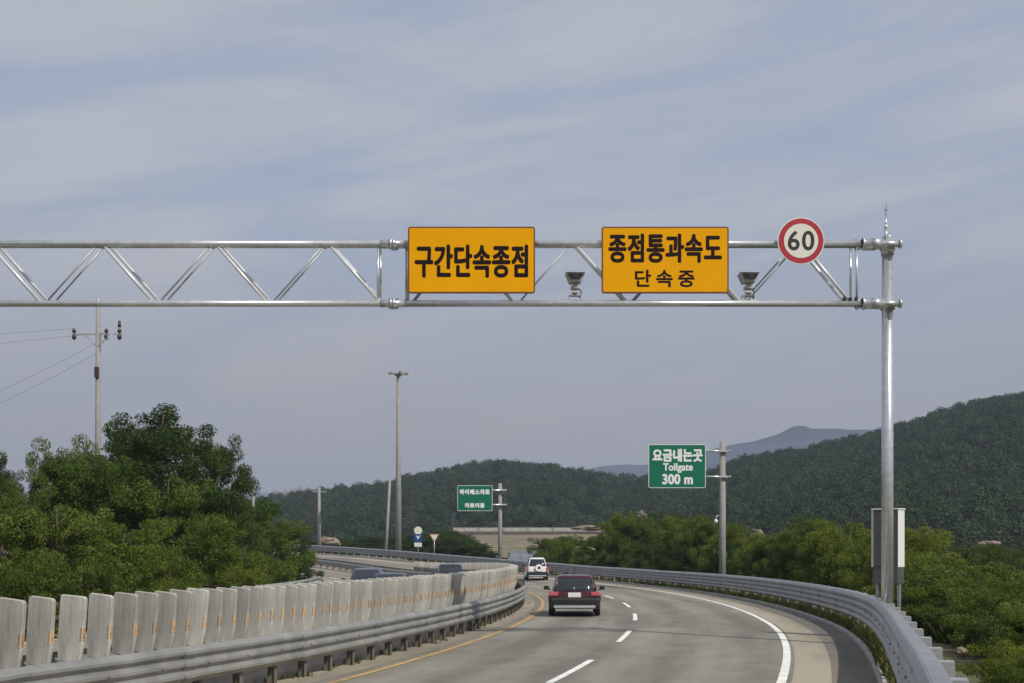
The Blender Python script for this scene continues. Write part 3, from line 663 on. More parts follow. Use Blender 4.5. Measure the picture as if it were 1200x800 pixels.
# ------------------------------------------------------------------ vehicles
def car(name, label, loc, rz, paint, L_=4.3, Wd=1.82, H=1.48, kind='hatch', facing='rear', group=None, dark_lower=True):
    """+Y is the nose of the vehicle; origin on the road under its middle"""
    t = empty(name, loc, label, 'car', group, rz); hw = Wd / 2
    hl = L_ / 2; belt = H * .60; suv = kind in ('suv', 'hatch')
    # body stations: y, half width at sill, half width max, z bottom, z top (bonnet / belt / tail line)
    if suv: st = [(-hl, .78, .86, .42, belt - .26), (-hl + .03, .84, .93, .32, belt - .06), (-hl + .14, .9, .99, .26, belt - .005), (-hl + .6, .95, 1, .24, belt), (-.5, .96, 1, .22, belt + .0), (.6, .96, 1, .22, belt - .02), (hl - 1.15, .95, 1, .23, belt - .06), (hl - .45, .93, .97, .24, belt - .17), (hl - .12, .86, .9, .28, belt - .30), (hl, .74, .78, .38, belt - .42)]
    else: st = [(-hl, .78, .84, .42, belt - .2), (-hl + .05, .85, .92, .32, belt - .05), (-hl + .3, .92, .98, .26, belt + .0), (-hl + .9, .95, 1, .23, belt + .01), (-.3, .96, 1, .22, belt - .01), (.7, .96, 1, .22, belt - .05), (hl - 1.1, .95, .99, .23, belt - .1), (hl - .4, .92, .95, .24, belt - .2), (hl - .1, .85, .88, .28, belt - .32), (hl, .74, .78, .38, belt - .42)]
    V = []; Fc = []; cs = 0
    for y, ws, wm, zb, zt in st:
        ring = [(-ws, zb), (-ws - .01, zb + .08), (-wm, zb + (zt - zb) * .45), (-wm, zb + (zt - zb) * .72), (-wm + .05, zt - .05), (-wm + .15, zt - .005), (-wm * .4, zt + .02), (0, zt + .028), (wm * .4, zt + .02), (wm - .15, zt - .005), (wm - .05, zt - .05), (wm, zb + (zt - zb) * .72), (wm, zb + (zt - zb) * .45), (ws + .01, zb + .08), (ws, zb)]
        cs = len(ring); V += [(x * hw, y, z) for x, z in ring]
    for i in range(len(st) - 1):
        for k in range(cs): k2 = (k + 1) % cs; Fc.append((i * cs + k, (i + 1) * cs + k, (i + 1) * cs + k2, i * cs + k2))
    Fc.append(tuple(range(cs))); Fc.append(tuple(range((len(st) - 1) * cs, len(st) * cs))[::-1])
    body = MB(); body.add(V, Fc, 0, True); bo = body.build('body', paint, t); md = bo.modifiers.new('bevel', 'BEVEL'); md.width = .035; md.segments = 2; md.limit_method = 'ANGLE'; md.angle_limit = R(40)
    # greenhouse
    if suv: cb = [(-hl + .10, belt - .03, .86, -hl + .46, .66), (hl - 1.25, belt - .08, .86, hl - 2.05, .66)]
    else: cb = [(-hl + .55, belt - .02, .84, -hl + 1.2, .66), (hl - 1.1, belt - .1, .86, hl - 1.95, .68)]
    (yb0, zb0, wb0, yt0, wt0), (yb1, zb1, wb1, yt1, wt1) = cb
    zr_ = H - .055
    def plan(t_, k, nseg=36, grow=0.0):
        """rounded outline of the cabin at height fraction t_"""
        e_ = t_ ** 1.35; w_ = (wb0 + (wt0 - wb0) * e_) * hw + grow; ya = yb0 + (yt0 - yb0) * t_ ** 1.7 - grow; yz = yb1 + (yt1 - yb1) * t_ ** 1.25 + grow
        a_ = 2 * math.pi * k / nseg; c_, s_ = math.cos(a_), math.sin(a_); p_ = .38
        zb_ = zb0 if s_ < 0 else zb1
        return (w_ * math.copysign(abs(c_) ** p_, c_), (ya + yz) / 2 + (yz - ya) / 2 * math.copysign(abs(s_) ** p_, s_), zb_ + (zr_ - zb_) * t_)
    def loft(ts, dome=False, grow=0.0):
        vs = []; fs = []; n_ = 36
        for t_ in ts: vs += [plan(t_, k, n_, grow) for k in range(n_)]
        for i in range(len(ts) - 1):
            for k in range(n_): k2 = (k + 1) % n_; fs.append((i * n_ + k, i * n_ + k2, (i + 1) * n_ + k2, (i + 1) * n_ + k))
        if dome:
            cy = sum(v[1] for v in vs[-n_:]) / n_
            for sc_, dz in ((.9, .022), (.65, .045), (.3, .054)):
                b_ = len(vs); vs += [(v[0] * sc_, cy + (v[1] - cy) * sc_, v[2] + dz) for v in vs[(len(ts) - 1) * n_:(len(ts)) * n_]]
                for k in range(n_): k2 = (k + 1) % n_; fs.append((b_ - n_ + k, b_ - n_ + k2, b_ + k2, b_ + k))
            fs.append(tuple(range(len(vs) - n_, len(vs))))
        return vs, fs
    b = MB(); b.add(*loft([0, .15, .35, .55, .75, .9]), 0, True); b.build('window', M['glass_dark'], t)
    b = MB(); b.add(*loft([.88, .95, 1.0], True, .008), 0, True); b.build('roof', paint, t)
    for k in (4.5, 13.5, 22.5, 31.5, 0.0, 18.0): b = MB(); b.path([plan(t_, k) for t_ in (0, .2, .4, .6, .8, .9)], .042 if k % 18 else .022, 6); b.build('pillar', paint, t)
    # bumpers and trim
    for nm, ys, s in (('rear_bumper', -hl, -1), ('front_bumper', hl, 1)):
        b = MB(); b.box((0, ys - s * .02, .47 if s < 0 else .46), (Wd * .95, .26, .40 if s < 0 else .34), bev=.09); b.build(nm, M['black'] if (dark_lower and s < 0) or kind == 'suv' else paint, t)
    b = MB(); b.box((0, -hl - .10, .345), (Wd * .78, .06, .10), bev=.02); b.build('skid_strip', M['steel'], t)
    for sx in (-1, 1):
        w0 = .16 if kind == 'suv' else .32
        b = MB(); b.box((sx * (hw - .04 - w0 / 2), -hl + .0, belt - (.2 if kind == 'suv' else .085 if suv else .16)), (w0, .14, .14 if kind != 'suv' else .34), bev=.03); b.build('tail_light', M['tail'], t)
        b = MB(); b.box((sx * (hw - .24), hl - .04, belt - .36), (.34, .16, .14), bev=.04); b.build('headlight', M['headlamp'], t)
        b = MB(); b.box((sx * (hw + .10), yb1 - .42, belt + .06), (.2, .12, .14), bev=.04); b.box((sx * (hw + .0), yb1 - .42, belt + .0), (.12, .05, .04)); b.build('mirror', M['black'] if suv else paint, t)
    for ys, z in ((-hl - .02, belt - .12 if suv else .62), (hl + .12, .45)):
        b = MB(); b.box((0, ys, z), (.44, .03, .16 if suv else .12)); b.build('licence_plate', M['white'], t)
    b = MB(); b.box((0, hl + .02, belt - .40), (.8, .06, .12), bev=.02); b.build('grille', M['black'], t)
    wr = .33 if kind != 'suv' else .36
    for sx in (-1, 1):
        for wy in (-hl + .82, hl - .85):
            # tyre with a rounded profile, and rim
            prof = [(-.10, wr - .06), (-.10, wr - .02), (-.07, wr), (.07, wr), (.10, wr - .02), (.10, wr - .06), (.10, .21), (-.10, .21)]; vs = []; fs = []; sg = 22
            for k in range(sg):
                a = 2 * math.pi * k / sg
                for x, r_ in prof: vs.append((x, math.cos(a) * r_, math.sin(a) * r_))
            n_ = len(prof)
            for k in range(sg):
                for j in range(n_): j2 = (j + 1) % n_; k2 = (k + 1) % sg; fs.append((k * n_ + j, k * n_ + j2, k2 * n_ + j2, k2 * n_ + j))
            b = MB(); b.add(vs, fs, 0, True); w_o = b.build('wheel', M['tyre'], t); w_o.location = (sx * (hw - .12), wy, wr)
            b = MB(); b.tube((sx * .02, 0, 0), (sx * .09, 0, 0), .212, seg=20); rmo = b.build('rim', M['steel_dull'], w_o)
    return t
M['tail'] = mat('tail_lamp_lens', (.50, .09, .11), .2, coat=.5)
M['headlamp'] = mat('headlamp_lens', (.75, .76, .78), .1, coat=.6)
M['tyre'] = mat('tyre_rubber', (.02, .02, .02), .85)
def paint(name, c, metal=.3): return mat(name, c, .28, metal, coat=.8, spec=.5)
def on_road(r, deg): return P(r, deg)
def heading(deg): return R(deg)            # travelling with the bend: local +Y turned by deg
wine = paint('dark_wine_paint', (.065, .003, .010)); whitep = paint('white_paint', (.72, .72, .72), 0); bluep = paint('slate_blue_paint', (.045, .055, .10)); navy = paint('navy_paint', (.02, .025, .045)); blackp = paint('black_car_paint', (.014, .015, .018))
# wine red car in the left lane, 44 m ahead
def deg_at(x, y): return math.degrees(math.atan2(y - CY, x - CX)), math.hypot(x - CX, y - CY)
dg_, rr_ = deg_at(PX(673, 46.6), 46.6); rc = car('hatchback', 'dark wine red hatchback seen from behind on the near lane', P(rr_, dg_, .012), heading(dg_ + 2), wine, L_=4.25, Wd=1.85, H=1.46, kind='hatch')
b = MB(); b.ball((-.02, -2.13, .98), .035); b.build('badge', M['steel'], rc)
b = MB(); b.box((.35, -2.13, .50), (.9, .03, .05)); b.build('trim_strip', M['steel'], rc)
b = MB(); b.path([(.0, -1.3, 1.46), (0, -1.5, 1.72)], .008, 5); b.build('antenna', M['black'], rc)
dg_, rr_ = deg_at(PX(628, 105), 105); wc = car('off_roader', 'white off-roader seen from behind, farther ahead beside the barrier end', P(rr_, dg_, .012), heading(dg_ * .15), whitep, L_=4.4, Wd=1.82, H=1.82, kind='suv')
b = MB(); b.tube((.12, -2.38, .98), (.12, -2.22, .98), .30, seg=22); b.build('spare_wheel', M['white'], wc)
b = MB(); b.tube((.12, -2.40, .98), (.12, -2.385, .98), .11, seg=14); b.build('hub_cap', M['black'], wc)
b = MB(); b.box((0, -.6, 1.90), (.6, .8, .16), bev=.05); b.build('roof_box', M['black'], wc)
for sx in (-1, 1): b = MB(); b.tube((sx * .62, -1.6, 1.86), (sx * .62, .5, 1.86), .025, seg=6); b.build('roof_rack', M['black'], wc)
# oncoming cars above the slabs
dg_, rr_ = deg_at(PX(524, 73), 73); car('oncoming_car', 'black oncoming car with its roof above the slabs, rightmost of the three', P(162.0, dg_, .012), heading(dg_) + math.pi, blackp, L_=4.5, Wd=1.86, H=1.62, kind='sedan')
dg_, rr_ = deg_at(PX(430, 60), 60); car('oncoming_car', 'slate blue oncoming car, leftmost of the three behind the slabs', P(rr_, dg_, .012), heading(dg_) + math.pi, bluep, L_=4.5, Wd=1.86, H=1.52, kind='hatch')
dg_, rr_ = deg_at(PX(457, 53), 53); car('oncoming_car', 'navy oncoming sedan, middle of the three behind the slabs', P(rr_, dg_, .012), heading(dg_) + math.pi, navy, L_=4.5, Wd=1.8, H=1.40, kind='sedan')

# ------------------------------------------------------------------ vegetation
def leaf_quads(centres, out, size, rg, wr=(.38, .62), mixn=.6):
    """one small folded leaf-spray quad per centre; its face leans to the outside of its clump"""
    n = len(centres); nr = out * mixn + rg.normal(size=(n, 3)) * .55; nr /= np.linalg.norm(nr, axis=1)[:, None] + 1e-9
    a = rg.normal(size=(n, 3)); a -= (a * nr).sum(1)[:, None] * nr; a /= np.linalg.norm(a, axis=1)[:, None] + 1e-9
    u = np.cross(nr, a); s = size * rg.uniform(.6, 1.35, n)[:, None]; w = s * rg.uniform(*wr, n)[:, None]
    V = np.stack([centres - a * s * .5, centres + u * w * .5 + nr * s * .08, centres + a * s * .5 - nr * s * .06, centres - u * w * .5 + nr * s * .08], 1)
    return V.reshape(-1, 3), np.arange(4 * n).reshape(-1, 4)
def make_tree(seed, H, rx, trunk_frac=.3, nlimb=10, nclump=70, leaves=110, lsize=.2, clr=.55, shape='round', stems=1):
    rg = np.random.default_rng(seed); tb = MB(); cen = []
    for s in range(stems):
        bx, by = (0, 0) if stems == 1 else rg.uniform(-.15, .15, 2) * rx
        lx, ly = (rg.uniform(-.06, .06, 2) * H) if stems == 1 else rg.uniform(-.45, .45, 2) * rx
        top = np.array([bx + lx, by + ly, H * (.93 if stems == 1 else rg.uniform(.7, .95))])
        r0 = (.026 if stems == 1 else .014) * H
        pts = [np.array([bx, by, -.3])] + [np.array([bx, by, 0]) + (top - np.array([bx, by, 0])) * f + np.append(rg.normal(size=2) * .018 * H, 0) for f in (.2, .4, .6, .8, 1.0)]
        tb.path(pts, [r0 * 1.2, r0, r0 * .8, r0 * .6, r0 * .35, r0 * .12], 8)
        for k in range(nlimb // stems):
            f = trunk_frac + (1 - trunk_frac) * (k + rg.uniform(0, 1)) / (nlimb // stems) * .92
            i = min(4, int(f * 5)); base = pts[i] + (pts[i + 1] - pts[i]) * (f * 5 - i)
            ang = k * 2.4 + rg.uniform(-.5, .5) + s * 1.3
            if shape == 'round': env = math.sqrt(max(.05, 1 - ((f - .5) / .55) ** 2))
            elif shape == 'cone': env = (1.12 - f) * 1.1
            else: env = math.sqrt(max(.08, 1 - ((f - .35) / .68) ** 2))
            ln = rx * env * rg.uniform(.72, 1.12)
            tip = base + np.array([math.cos(ang) * ln, math.sin(ang) * ln, ln * rg.uniform(.05, .45)])
            mid = (base + tip) / 2 + np.append(rg.normal(size=2) * .08 * ln, -.04 * ln)
            tb.path([base, mid, tip], [r0 * .42 * (1.1 - f), r0 * .25 * (1.1 - f) + .004, .006], 5)
            m_ = max(2, int(nclump / nlimb))
            for j in range(m_):
                s_ = rg.uniform(.28, 1.08); c = base + (tip - base) * s_ + rg.normal(size=3) * np.array([.22, .22, .16]) * rx * .55
                cen.append((c, clr * rg.uniform(.65, 1.25)))
    cen.append((np.array([0, 0, H * .93]), clr * .6)); P_ = []; O_ = []
    for c, r_ in cen:
        n = int(leaves * (r_ / clr) ** 2); q = rg.normal(size=(n, 3)); q /= np.linalg.norm(q, axis=1)[:, None]; O_.append(q + np.array([0, 0, .35])); q = q * (rg.uniform(.25, 1, n) ** .5)[:, None] * r_; q[:, 2] *= .62
        P_.append(c + q)
    C = np.concatenate(P_); O_ = np.concatenate(O_); kp = C[:, 2] > .05 * H * (0 if stems > 1 else 1)
    V, Q = leaf_quads(C[kp], O_[kp], lsize, rg)
    top = float(np.percentile(V[:, 2], 99.9)); wid = float(np.percentile(np.abs(V[:, :2]), 99))
    return tb.mesh('trunk'), np_mesh('crown', V, Q), top, wid
PROTO = {}
for k, (nm, a) in enumerate({
    'tall0': dict(H=9.5, rx=2.9, nlimb=22, nclump=150, leaves=300, lsize=.125, clr=.62, shape='egg'),
    'tall1': dict(H=9.0, rx=3.2, nlimb=20, nclump=140, leaves=300, lsize=.13, clr=.66, shape='round'),
    'tall2': dict(H=8.0, rx=2.6, nlimb=20, nclump=120, leaves=300, lsize=.125, clr=.6, shape='egg'),
    'mid0': dict(H=5.0, rx=2.1, nlimb=15, nclump=80, leaves=280, lsize=.115, clr=.5, shape='round', trunk_frac=.15),
    'mid1': dict(H=4.6, rx=2.0, nlimb=15, nclump=80, leaves=280, lsize=.115, clr=.5, shape='egg', trunk_frac=.12),
    'bush0': dict(H=2.6, rx=1.7, nlimb=18, nclump=70, leaves=240, lsize=.088, clr=.40, shape='egg', trunk_frac=.08, stems=3),
    'bush1': dict(H=2.2, rx=1.8, nlimb=18, nclump=70, leaves=240, lsize=.088, clr=.38, shape='round', trunk_frac=.08, stems=3),
    'bush2': dict(H=2.9, rx=1.5, nlimb=18, nclump=70, leaves=240, lsize=.088, clr=.38, shape='egg', trunk_frac=.08, stems=3),
}.items()): PROTO[nm] = make_tree(100 + k, **a)
CROWNS = {}
def plant(kind, leaf, x, y, z, h, w, label, cat, name, group, rz=None):
    """h = height of the top above z, w = crown radius"""
    tr, cr, top, wid = PROTO[kind]
    if (kind, leaf) not in CROWNS:
        c = cr.copy(); c.materials.clear(); c.materials.append(M[leaf]); CROWNS[(kind, leaf)] = c
        if len(tr.materials) == 0: tr.materials.append(M['bark'])
    t = empty(name, (x, y, z), label, cat, group, rz if rz is not None else random.uniform(0, 6.28)); t.scale = (w / wid, w / wid, h / top)
    for nm, me in (('trunk', tr), ('crown', CROWNS[(kind, leaf)])):
        o = bpy.data.objects.new(nm, me); COL.objects.link(o); o.parent = t
    return t
def gz(x, y):
    dg, r = deg_at(x, y); return ground_z(r, dg)
def plant_px(kind, leaf, xp, ytop, d, wpx, label, cat='tree', name='leafy_tree', group=None, zb=None):
    x = PX(xp, d); z = gz(x, d) if zb is None else zb; h = PZ(ytop, d) - z
    return plant(kind, leaf, x, d, z - .05, max(h, .6), wpx * d / F, label, cat, name, group)
# left mass: named trees, back to front
LT = [
 ('tall0', 'leaf_dark', 196, 470, 58, 80, 'tallest dark leafy tree with pointed top in the left mass'),
 ('tall1', 'leaf_dark', 245, 497, 63, 52, 'dark tree with ragged tiers at the right shoulder of the left mass'),
 ('tall2', 'leaf_dark', 150, 492, 60, 55, 'dark tree filling the left shoulder of the tallest tree'),
 ('tall1', 'leaf_mid', 88, 508, 56, 62, 'broad green tree left of the utility pole'),
 ('tall2', 'leaf_mid', 55, 526, 50, 42, 'green tree between the broad tree and the frame edge'),
 ('tall0', 'leaf_dark', 5, 528, 47, 34, 'dark tree top at the left edge of the picture'),
 ('tall2', 'leaf_mid', 120, 530, 50, 60, 'green tree under the utility pole'),
 ('tall1', 'leaf_mid', 25, 562, 42, 55, 'low green tree behind the first upright panels'),
 ('mid0', 'leaf_mid', 205, 556, 50, 62, 'rounded green tree below the tallest tree'),
 ('mid1', 'leaf_dark', 262, 556, 66, 46, 'dark rounded tree at the foot of the right shoulder'),
 ('mid0', 'leaf_mid', 75, 590, 38, 72, 'bright rounded tree low on the left'),
 ('mid1', 'leaf_light', 140, 604, 40, 62, 'pale green tree in the middle foreground of the left mass'),
 ('mid0', 'leaf_light', 232, 600, 47, 58, 'pale green tree right of the middle foreground'),
 ('mid1', 'leaf_mid', 295, 584, 70, 44, 'green tree beneath the faint far pole'),
 ('mid0', 'leaf_mid', 330, 606, 80, 38, 'small rounded tree near the right end of the left mass'),
 ('mid1', 'leaf_dark', 352, 628, 84, 26, 'last dark small tree at the right end of the left mass'),
 ('bush0', 'leaf_mid', 312, 630, 66, 50, 'bushy shrub in front of the right end of the left mass'),
 ('bush1', 'leaf_dark', 345, 650, 78, 34, 'low dark shrub beside the oncoming lanes'),
 ('bush2', 'leaf_light', 270, 636, 54, 50, 'pale shrub under the dark rounded tree'),
 ('bush0', 'leaf_light', 190, 642, 43, 60, 'pale shrub just above the slabs, centre of the left mass'),
 ('bush1', 'leaf_mid', 110, 650, 37, 66, 'shrub just above the slabs below the utility pole'),
 ('bush2', 'leaf_light', 20, 640, 33, 60, 'pale shrub above the first slab at the frame edge'),
]
for k, ld, xp, yt, d, wp, lab in LT: plant_px(k, ld, xp, yt, d, wp, lab, 'shrub' if 'bush' in k else 'tree', 'shrub' if 'bush' in k else 'leafy_tree', 'trees and shrubs left of the road', zb=-.6)
for q in range(26):    # understorey filling the foot of the mass
    xp = -40 + q * 16 + random.uniform(-6, 6); d = 36 + max(0, (xp - 60)) * .14 + random.uniform(-1, 3)
    x = PX(xp, d); dg, r = deg_at(x, d)
    if r > 151.5: x = CX + 151 * math.cos(R(dg))
    plant(random.choice(['bush0', 'bush1', 'bush2']), random.choice(['leaf_mid', 'leaf_dark', 'leaf_light']), x, d, -.7, PZ(random.uniform(645, 668), d) + .7, random.uniform(1.2, 1.7),
          'undergrowth shrub at the foot of the left tree mass', 'shrub', 'shrub', 'undergrowth along the foot of the left trees')
# right side: line of shrubs and young trees behind the guardrail
def interp(pts, x):
    for (a, ya), (b, yb) in zip(pts, pts[1:]):
        if x <= b: return ya + (yb - ya) * (x - a) / (b - a)
    return pts[-1][1]
TOPR = [(630, 640), (645, 626), (665, 618), (700, 622), (725, 600), (760, 602), (800, 600), (840, 612), (880, 620), (920, 622), (950, 606), (985, 602), (1010, 610), (1030, 622), (1065, 618), (1090, 640), (1140, 655), (1210, 668)]
DR = [(630, 127), (700, 116), (740, 106), (850, 87), (950, 68), (1000, 57), (1080, 44), (1150, 37), (1210, 32)]
k = 0; xp = 640
while xp < 1230:
    d = interp(DR, xp) + random.uniform(0, 5); yt = interp(TOPR, xp) + random.uniform(-3, 9); x = PX(xp, d)
    tall = PZ(yt, d) - gz(x, d) > 3.6
    plant_px(random.choice(['mid0', 'mid1']) if tall else random.choice(['bush0', 'bush1', 'bush2']), ['leaf_mid', 'leaf_light', 'leaf_light', 'leaf_mid'][k % 4], xp, yt, d, random.uniform(1.5, 2.2) * F / d,
             'young yellow-green tree in the row behind the right guardrail' if tall else 'leafy shrub in the row behind the right guardrail', 'tree' if tall else 'shrub', 'young_tree' if tall else 'shrub', 'green row behind the right guardrail')
    xp += random.uniform(13, 19); k += 1
for q in range(30):   # second row, lower, nearer to the rail
    xp = 648 + q * 18.5 + random.uniform(-5, 5); d = interp(DR, xp) - 3.0; x = PX(xp, d)
    dg, r = deg_at(x, d)
    if r < 179.2: continue
    plant_px(random.choice(['bush0', 'bush1', 'bush2']), random.choice(['leaf_mid', 'leaf_light', 'leaf_dark']), xp, interp(TOPR, xp) + random.uniform(16, 34), d, random.uniform(1.2, 1.7) * F / d,
             'low shrub pressed close behind the right guardrail', 'shrub', 'shrub', 'low shrubs close behind the right guardrail')
# right: slope below the road at the picture's right edge
for q in range(46):
    d = random.uniform(12, 26); xp = random.uniform(1115, 1290); x = PX(xp, d); dg, r = deg_at(x, d)
    if r < 177.3: continue
    plant(random.choice(['bush0', 'bush1', 'bush2']), random.choice(['leaf_light', 'leaf_mid', 'leaf_light']), x, d, gz(x, d) - .05, random.uniform(.7, 1.1), random.uniform(.6, .9),
          'low yellow-green shrub just outside the nearest stretch of right guardrail', 'shrub', 'shrub', 'low shrubs beside the nearest guardrail')
for q in range(60):
    d = random.uniform(15, 34); xp = random.uniform(1105, 1260)
    x = PX(xp, d); dg, r = deg_at(x, d)
    if r < 178.4: continue
    z = gz(x, d); yt = 662 + (xp < 1150) * 30 + (34 - d) * 4.6 + random.uniform(-5, 18)
    plant(random.choice(['bush0', 'bush1', 'bush2']), random.choice(['leaf_light', 'leaf_mid', 'leaf_light']), x, d, z - .05, max(.7, PZ(yt, d) - z), random.uniform(.8, 1.3),
          'yellow-green shrub on the slope below the right guardrail', 'shrub', 'shrub', 'shrubs on the slope at the right edge')
for q in range(70):   # middle distance below the right-hand hill
    d = random.uniform(55, 210); xp = random.uniform(1040, 1280) if q % 3 else random.uniform(640, 1040)
    if xp < 1040: d = random.uniform(135, 215)
    x = PX(xp, d); dg, r = deg_at(x, d)
    if r < 184: continue
    z = gz(x, d); yt = random.uniform(632, 655) if xp > 1040 else interp(TOPR, xp) + random.uniform(-4, 10)
    plant(random.choice(['mid0', 'mid1', 'tall1', 'tall2']), random.choice(['leaf_dark', 'leaf_mid', 'leaf_dark']), x, d, z - .05, min(12, max(2.2, PZ(yt, d) - z)), random.uniform(2.2, 3.6),
          'dark tree in the low wood between guardrail and right hill', 'tree', 'leafy_tree', 'low wood under the right hill')

# dark planted mound and embankment beyond the bend
FM = mat('forest_floor', (.012, .02, .009), .95, col2=(.022, .034, .014), scale=.05, bump=.8, bscale=.4, detail=8)
def heightfield(name, x0, x1, y0, y1, nx, ny, fz, m, kind='structure', label=None):
    X = np.linspace(x0, x1, nx); Y = np.linspace(y0, y1, ny); V = [(x, y, fz(x, y)) for y in Y for x in X]
    Q = [(j * nx + i, j * nx + i + 1, (j + 1) * nx + i + 1, (j + 1) * nx + i) for j in range(ny - 1) for i in range(nx - 1)]
    o = link(name, np_mesh(name, V, Q, True), m); tag(o, label, None, None, kind); return o
MND = [(300, 636), (380, 632), (440, 630), (480, 628), (505, 624), (520, 621), (540, 626), (560, 639), (574, 652), (600, 668)]
def mound(x, y):
    xp = 600 + x / 210 * F; h_ = PZ(interp(MND, max(301, min(599, xp))) + 6, 210); return -.5 + (h_ + .5) * math.exp(-((y - 212) / 14) ** 2) + .3 * mnoise.noise(Vector((x * .2, y * .2, 5)))
heightfield('planted_mound', PX(305, 210), PX(598, 210), 186, 240, 60, 24, mound, FM)
for q in range(110):
    d = random.uniform(198, 216); xp = random.uniform(330, 572)
    top = interp(MND, xp) + random.uniform(-2, 9)
    x = PX(xp, d); z = max(gz(x, d), mound(x, d)) - .3
    plant(random.choice(['bush0', 'bush1', 'mid0', 'mid1']), 'leaf_dark', x, d, z - .1, max(1.5, PZ(top, d) - z), random.uniform(1.8, 2.8), 'dark shrub in the planted mound past the far guardrail', 'shrub', 'shrub', 'dark shrubs on the mound past the bend')
# pale parapet on the embankment, 330 m away
d = 335; MW = mat('tan_retaining_wall', (.14, .105, .09), .95, col2=(.09, .07, .062), scale=.12, bump=.4, bscale=2, detail=8)
t = empty('retaining_wall', (PX(625, d), d, 5), 'long tan retaining wall with pale parapet crossing below the hill', 'wall')
b = MB(); w = PX(718, d) - PX(532, d); zt = PZ(622, d) - 5; b.box((PX(600, d) * 0 + 0, 0, (zt - 3) / 2), (w, .8, zt + 3)); b.build('wall_face', MW, t)
b = MB(); b.box((0, -.1, zt + .5), (w, .5, 1.0)); b.build('parapet', M['concrete'], t)
b = MB(); x = -w / 2
while x < w / 2: b.box((x, -.42, zt + .5), (.5, .15, 1.05)); x += 6.5
b.build('parapet_pier', M['pole_conc'], t)
def apron(x, y):
    s = (y - 232) / (335 - 232); e = 1 - smooth(0.7, 1.0, abs((x - 3) / 27)); return gz(x, y) + .25 + e * max(0, s) * 1.2 + .3 * mnoise.noise(Vector((x * .1, y * .1, 0)))
heightfield('bare_slope', -25, 30, 232, 334, 40, 40, apron, mat('bare_earth', (.23, .18, .11), .95, col2=(.12, .11, .06), scale=.09, bump=.5, bscale=1.2, detail=8))
V = []; U = []
for i in range(23):
    y = 182 + i * 3.4; cx_ = 3.6 + 1.2 * math.sin(i / 22 * 2.2)
    for s_ in range(5): x = cx_ + (s_ - 2) * 2.6; V.append((x, y, (apron(x, y) if y > 234 else gz(x, y) + .25) + .32)); U.append((y, x))
tag(link('side_road', np_mesh('side_road', V, [(5 * i + k, 5 * i + k + 1, 5 * i + k + 6, 5 * i + k + 5) for i in range(22) for k in range(4)], True, U), asphalt('pale_side_road', (.15, .165, .18), 9)), kind='structure')
# pale rock outcrops and small buildings among the right-hand greenery
def rock(xp, yp, wpx, hpx, d, label, seed):
    rg = random.Random(seed); w = wpx * d / F; h = hpx * d / F; import bmesh
    bm = bmesh.new(); bmesh.ops.create_icosphere(bm, subdivisions=3, radius=1)
    for v in bm.verts:
        n_ = mnoise.noise(v.co * 1.6 + Vector((seed, 0, 0))) * .38 + mnoise.noise(v.co * 4.5 + Vector((0, seed, 0))) * .16
        v.co = v.co * (1 + n_); v.co.x *= w / 2; v.co.y *= w / 2.4; v.co.z *= h * .75
    me = bpy.data.meshes.new('rock'); bm.to_mesh(me); bm.free(); o = link('rock_outcrop', me, M['rock']); o.location = (PX(xp, d), d, PZ(yp, d)); tag(o, label, 'rock', 'pale rock outcrops right of the road')
    return o
rock(752, 604, 12, 8, 190, 'pale upright rock above the shrubs left of the near sign pole', 1)
rock(887, 626, 15, 10, 150, 'peach coloured rock just right of the near sign pole', 2)
rock(944, 619, 26, 5, 160, 'low pale rocks above the yellow-green tree row', 3)
rock(690, 618, 40, 4, 240, 'long pale rock at the left end of the tree row', 4)
rock(1160, 636, 26, 4, 235, 'pale rock under the hill at the far right', 5)
rock(1130, 650, 40, 5, 160, 'pale bare bank right of the cabinet', 6)
rock(1104, 646, 14, 7, 158, 'small pale stone right of the cabinet', 7)
rock(1126, 762, 14, 6, 22, 'tan stone beside the nearest end of the right guardrail', 8)
rock(385, 634, 26, 8, 190, 'brown earth pile beside the straight concrete pole', 9)

# ------------------------------------------------------------------ hills
SIL1 = [(-400, 606), (0, 596), (200, 591), (300, 588), (340, 584), (400, 575), (450, 570), (500, 560), (540, 550), (580, 547), (620, 550), (660, 557), (700, 562), (760, 566), (800, 568), (900, 566), (1100, 574), (1600, 580)]
SIL2 = [(-400, 660), (600, 655), (700, 600), (780, 575), (820, 560), (860, 543), (900, 534), (950, 525), (1000, 515), (1055, 499), (1100, 484), (1150, 470), (1200, 459), (1300, 430), (1500, 400), (2000, 400)]
SIL3 = [(-600, 600), (100, 585), (600, 562), (640, 556), (680, 549), (720, 543), (760, 541), (800, 534), (850, 521), (880, 515), (915, 505), (938, 494), (950, 499), (975, 499), (1000, 500), (1040, 501), (1200, 520), (2200, 560)]
BM = mat('hazy_mountain_blue_green', (.012, .022, .030), .95, col2=(.02, .032, .04), scale=.004, detail=8)  # blue of the distant haze mixed into the dark green base colour
def ridge(sil, dr, d0, dback, amp, seed):
    def fz(x, y):
        xp = 600 + x / dr * F if y >= dr else 600 + x / (dr * .55 + y * .45) * F
        ht = PZ(interp(sil, max(sil[0][0] + .01, xp)) + (5 if seed == 4.1 else 0), dr)
        base = 5.0
        if y <= dr: s = max(0, (y - d0) / (dr - d0)); prof = s ** .85
        else: prof = 1 - .6 * smooth(dr, dback, y)
        n_ = mnoise.fractal(Vector((x * .006 + seed, y * .006, seed)), 1.0, 2.0, 4) * amp * (1 - math.exp(-((y - dr) / (dr * .12)) ** 2) * .75) * (prof > .03)
        return base - 7 + (ht - base + 5) * prof * 1.0 + n_ * prof * (1 - .3 * prof)
    return fz
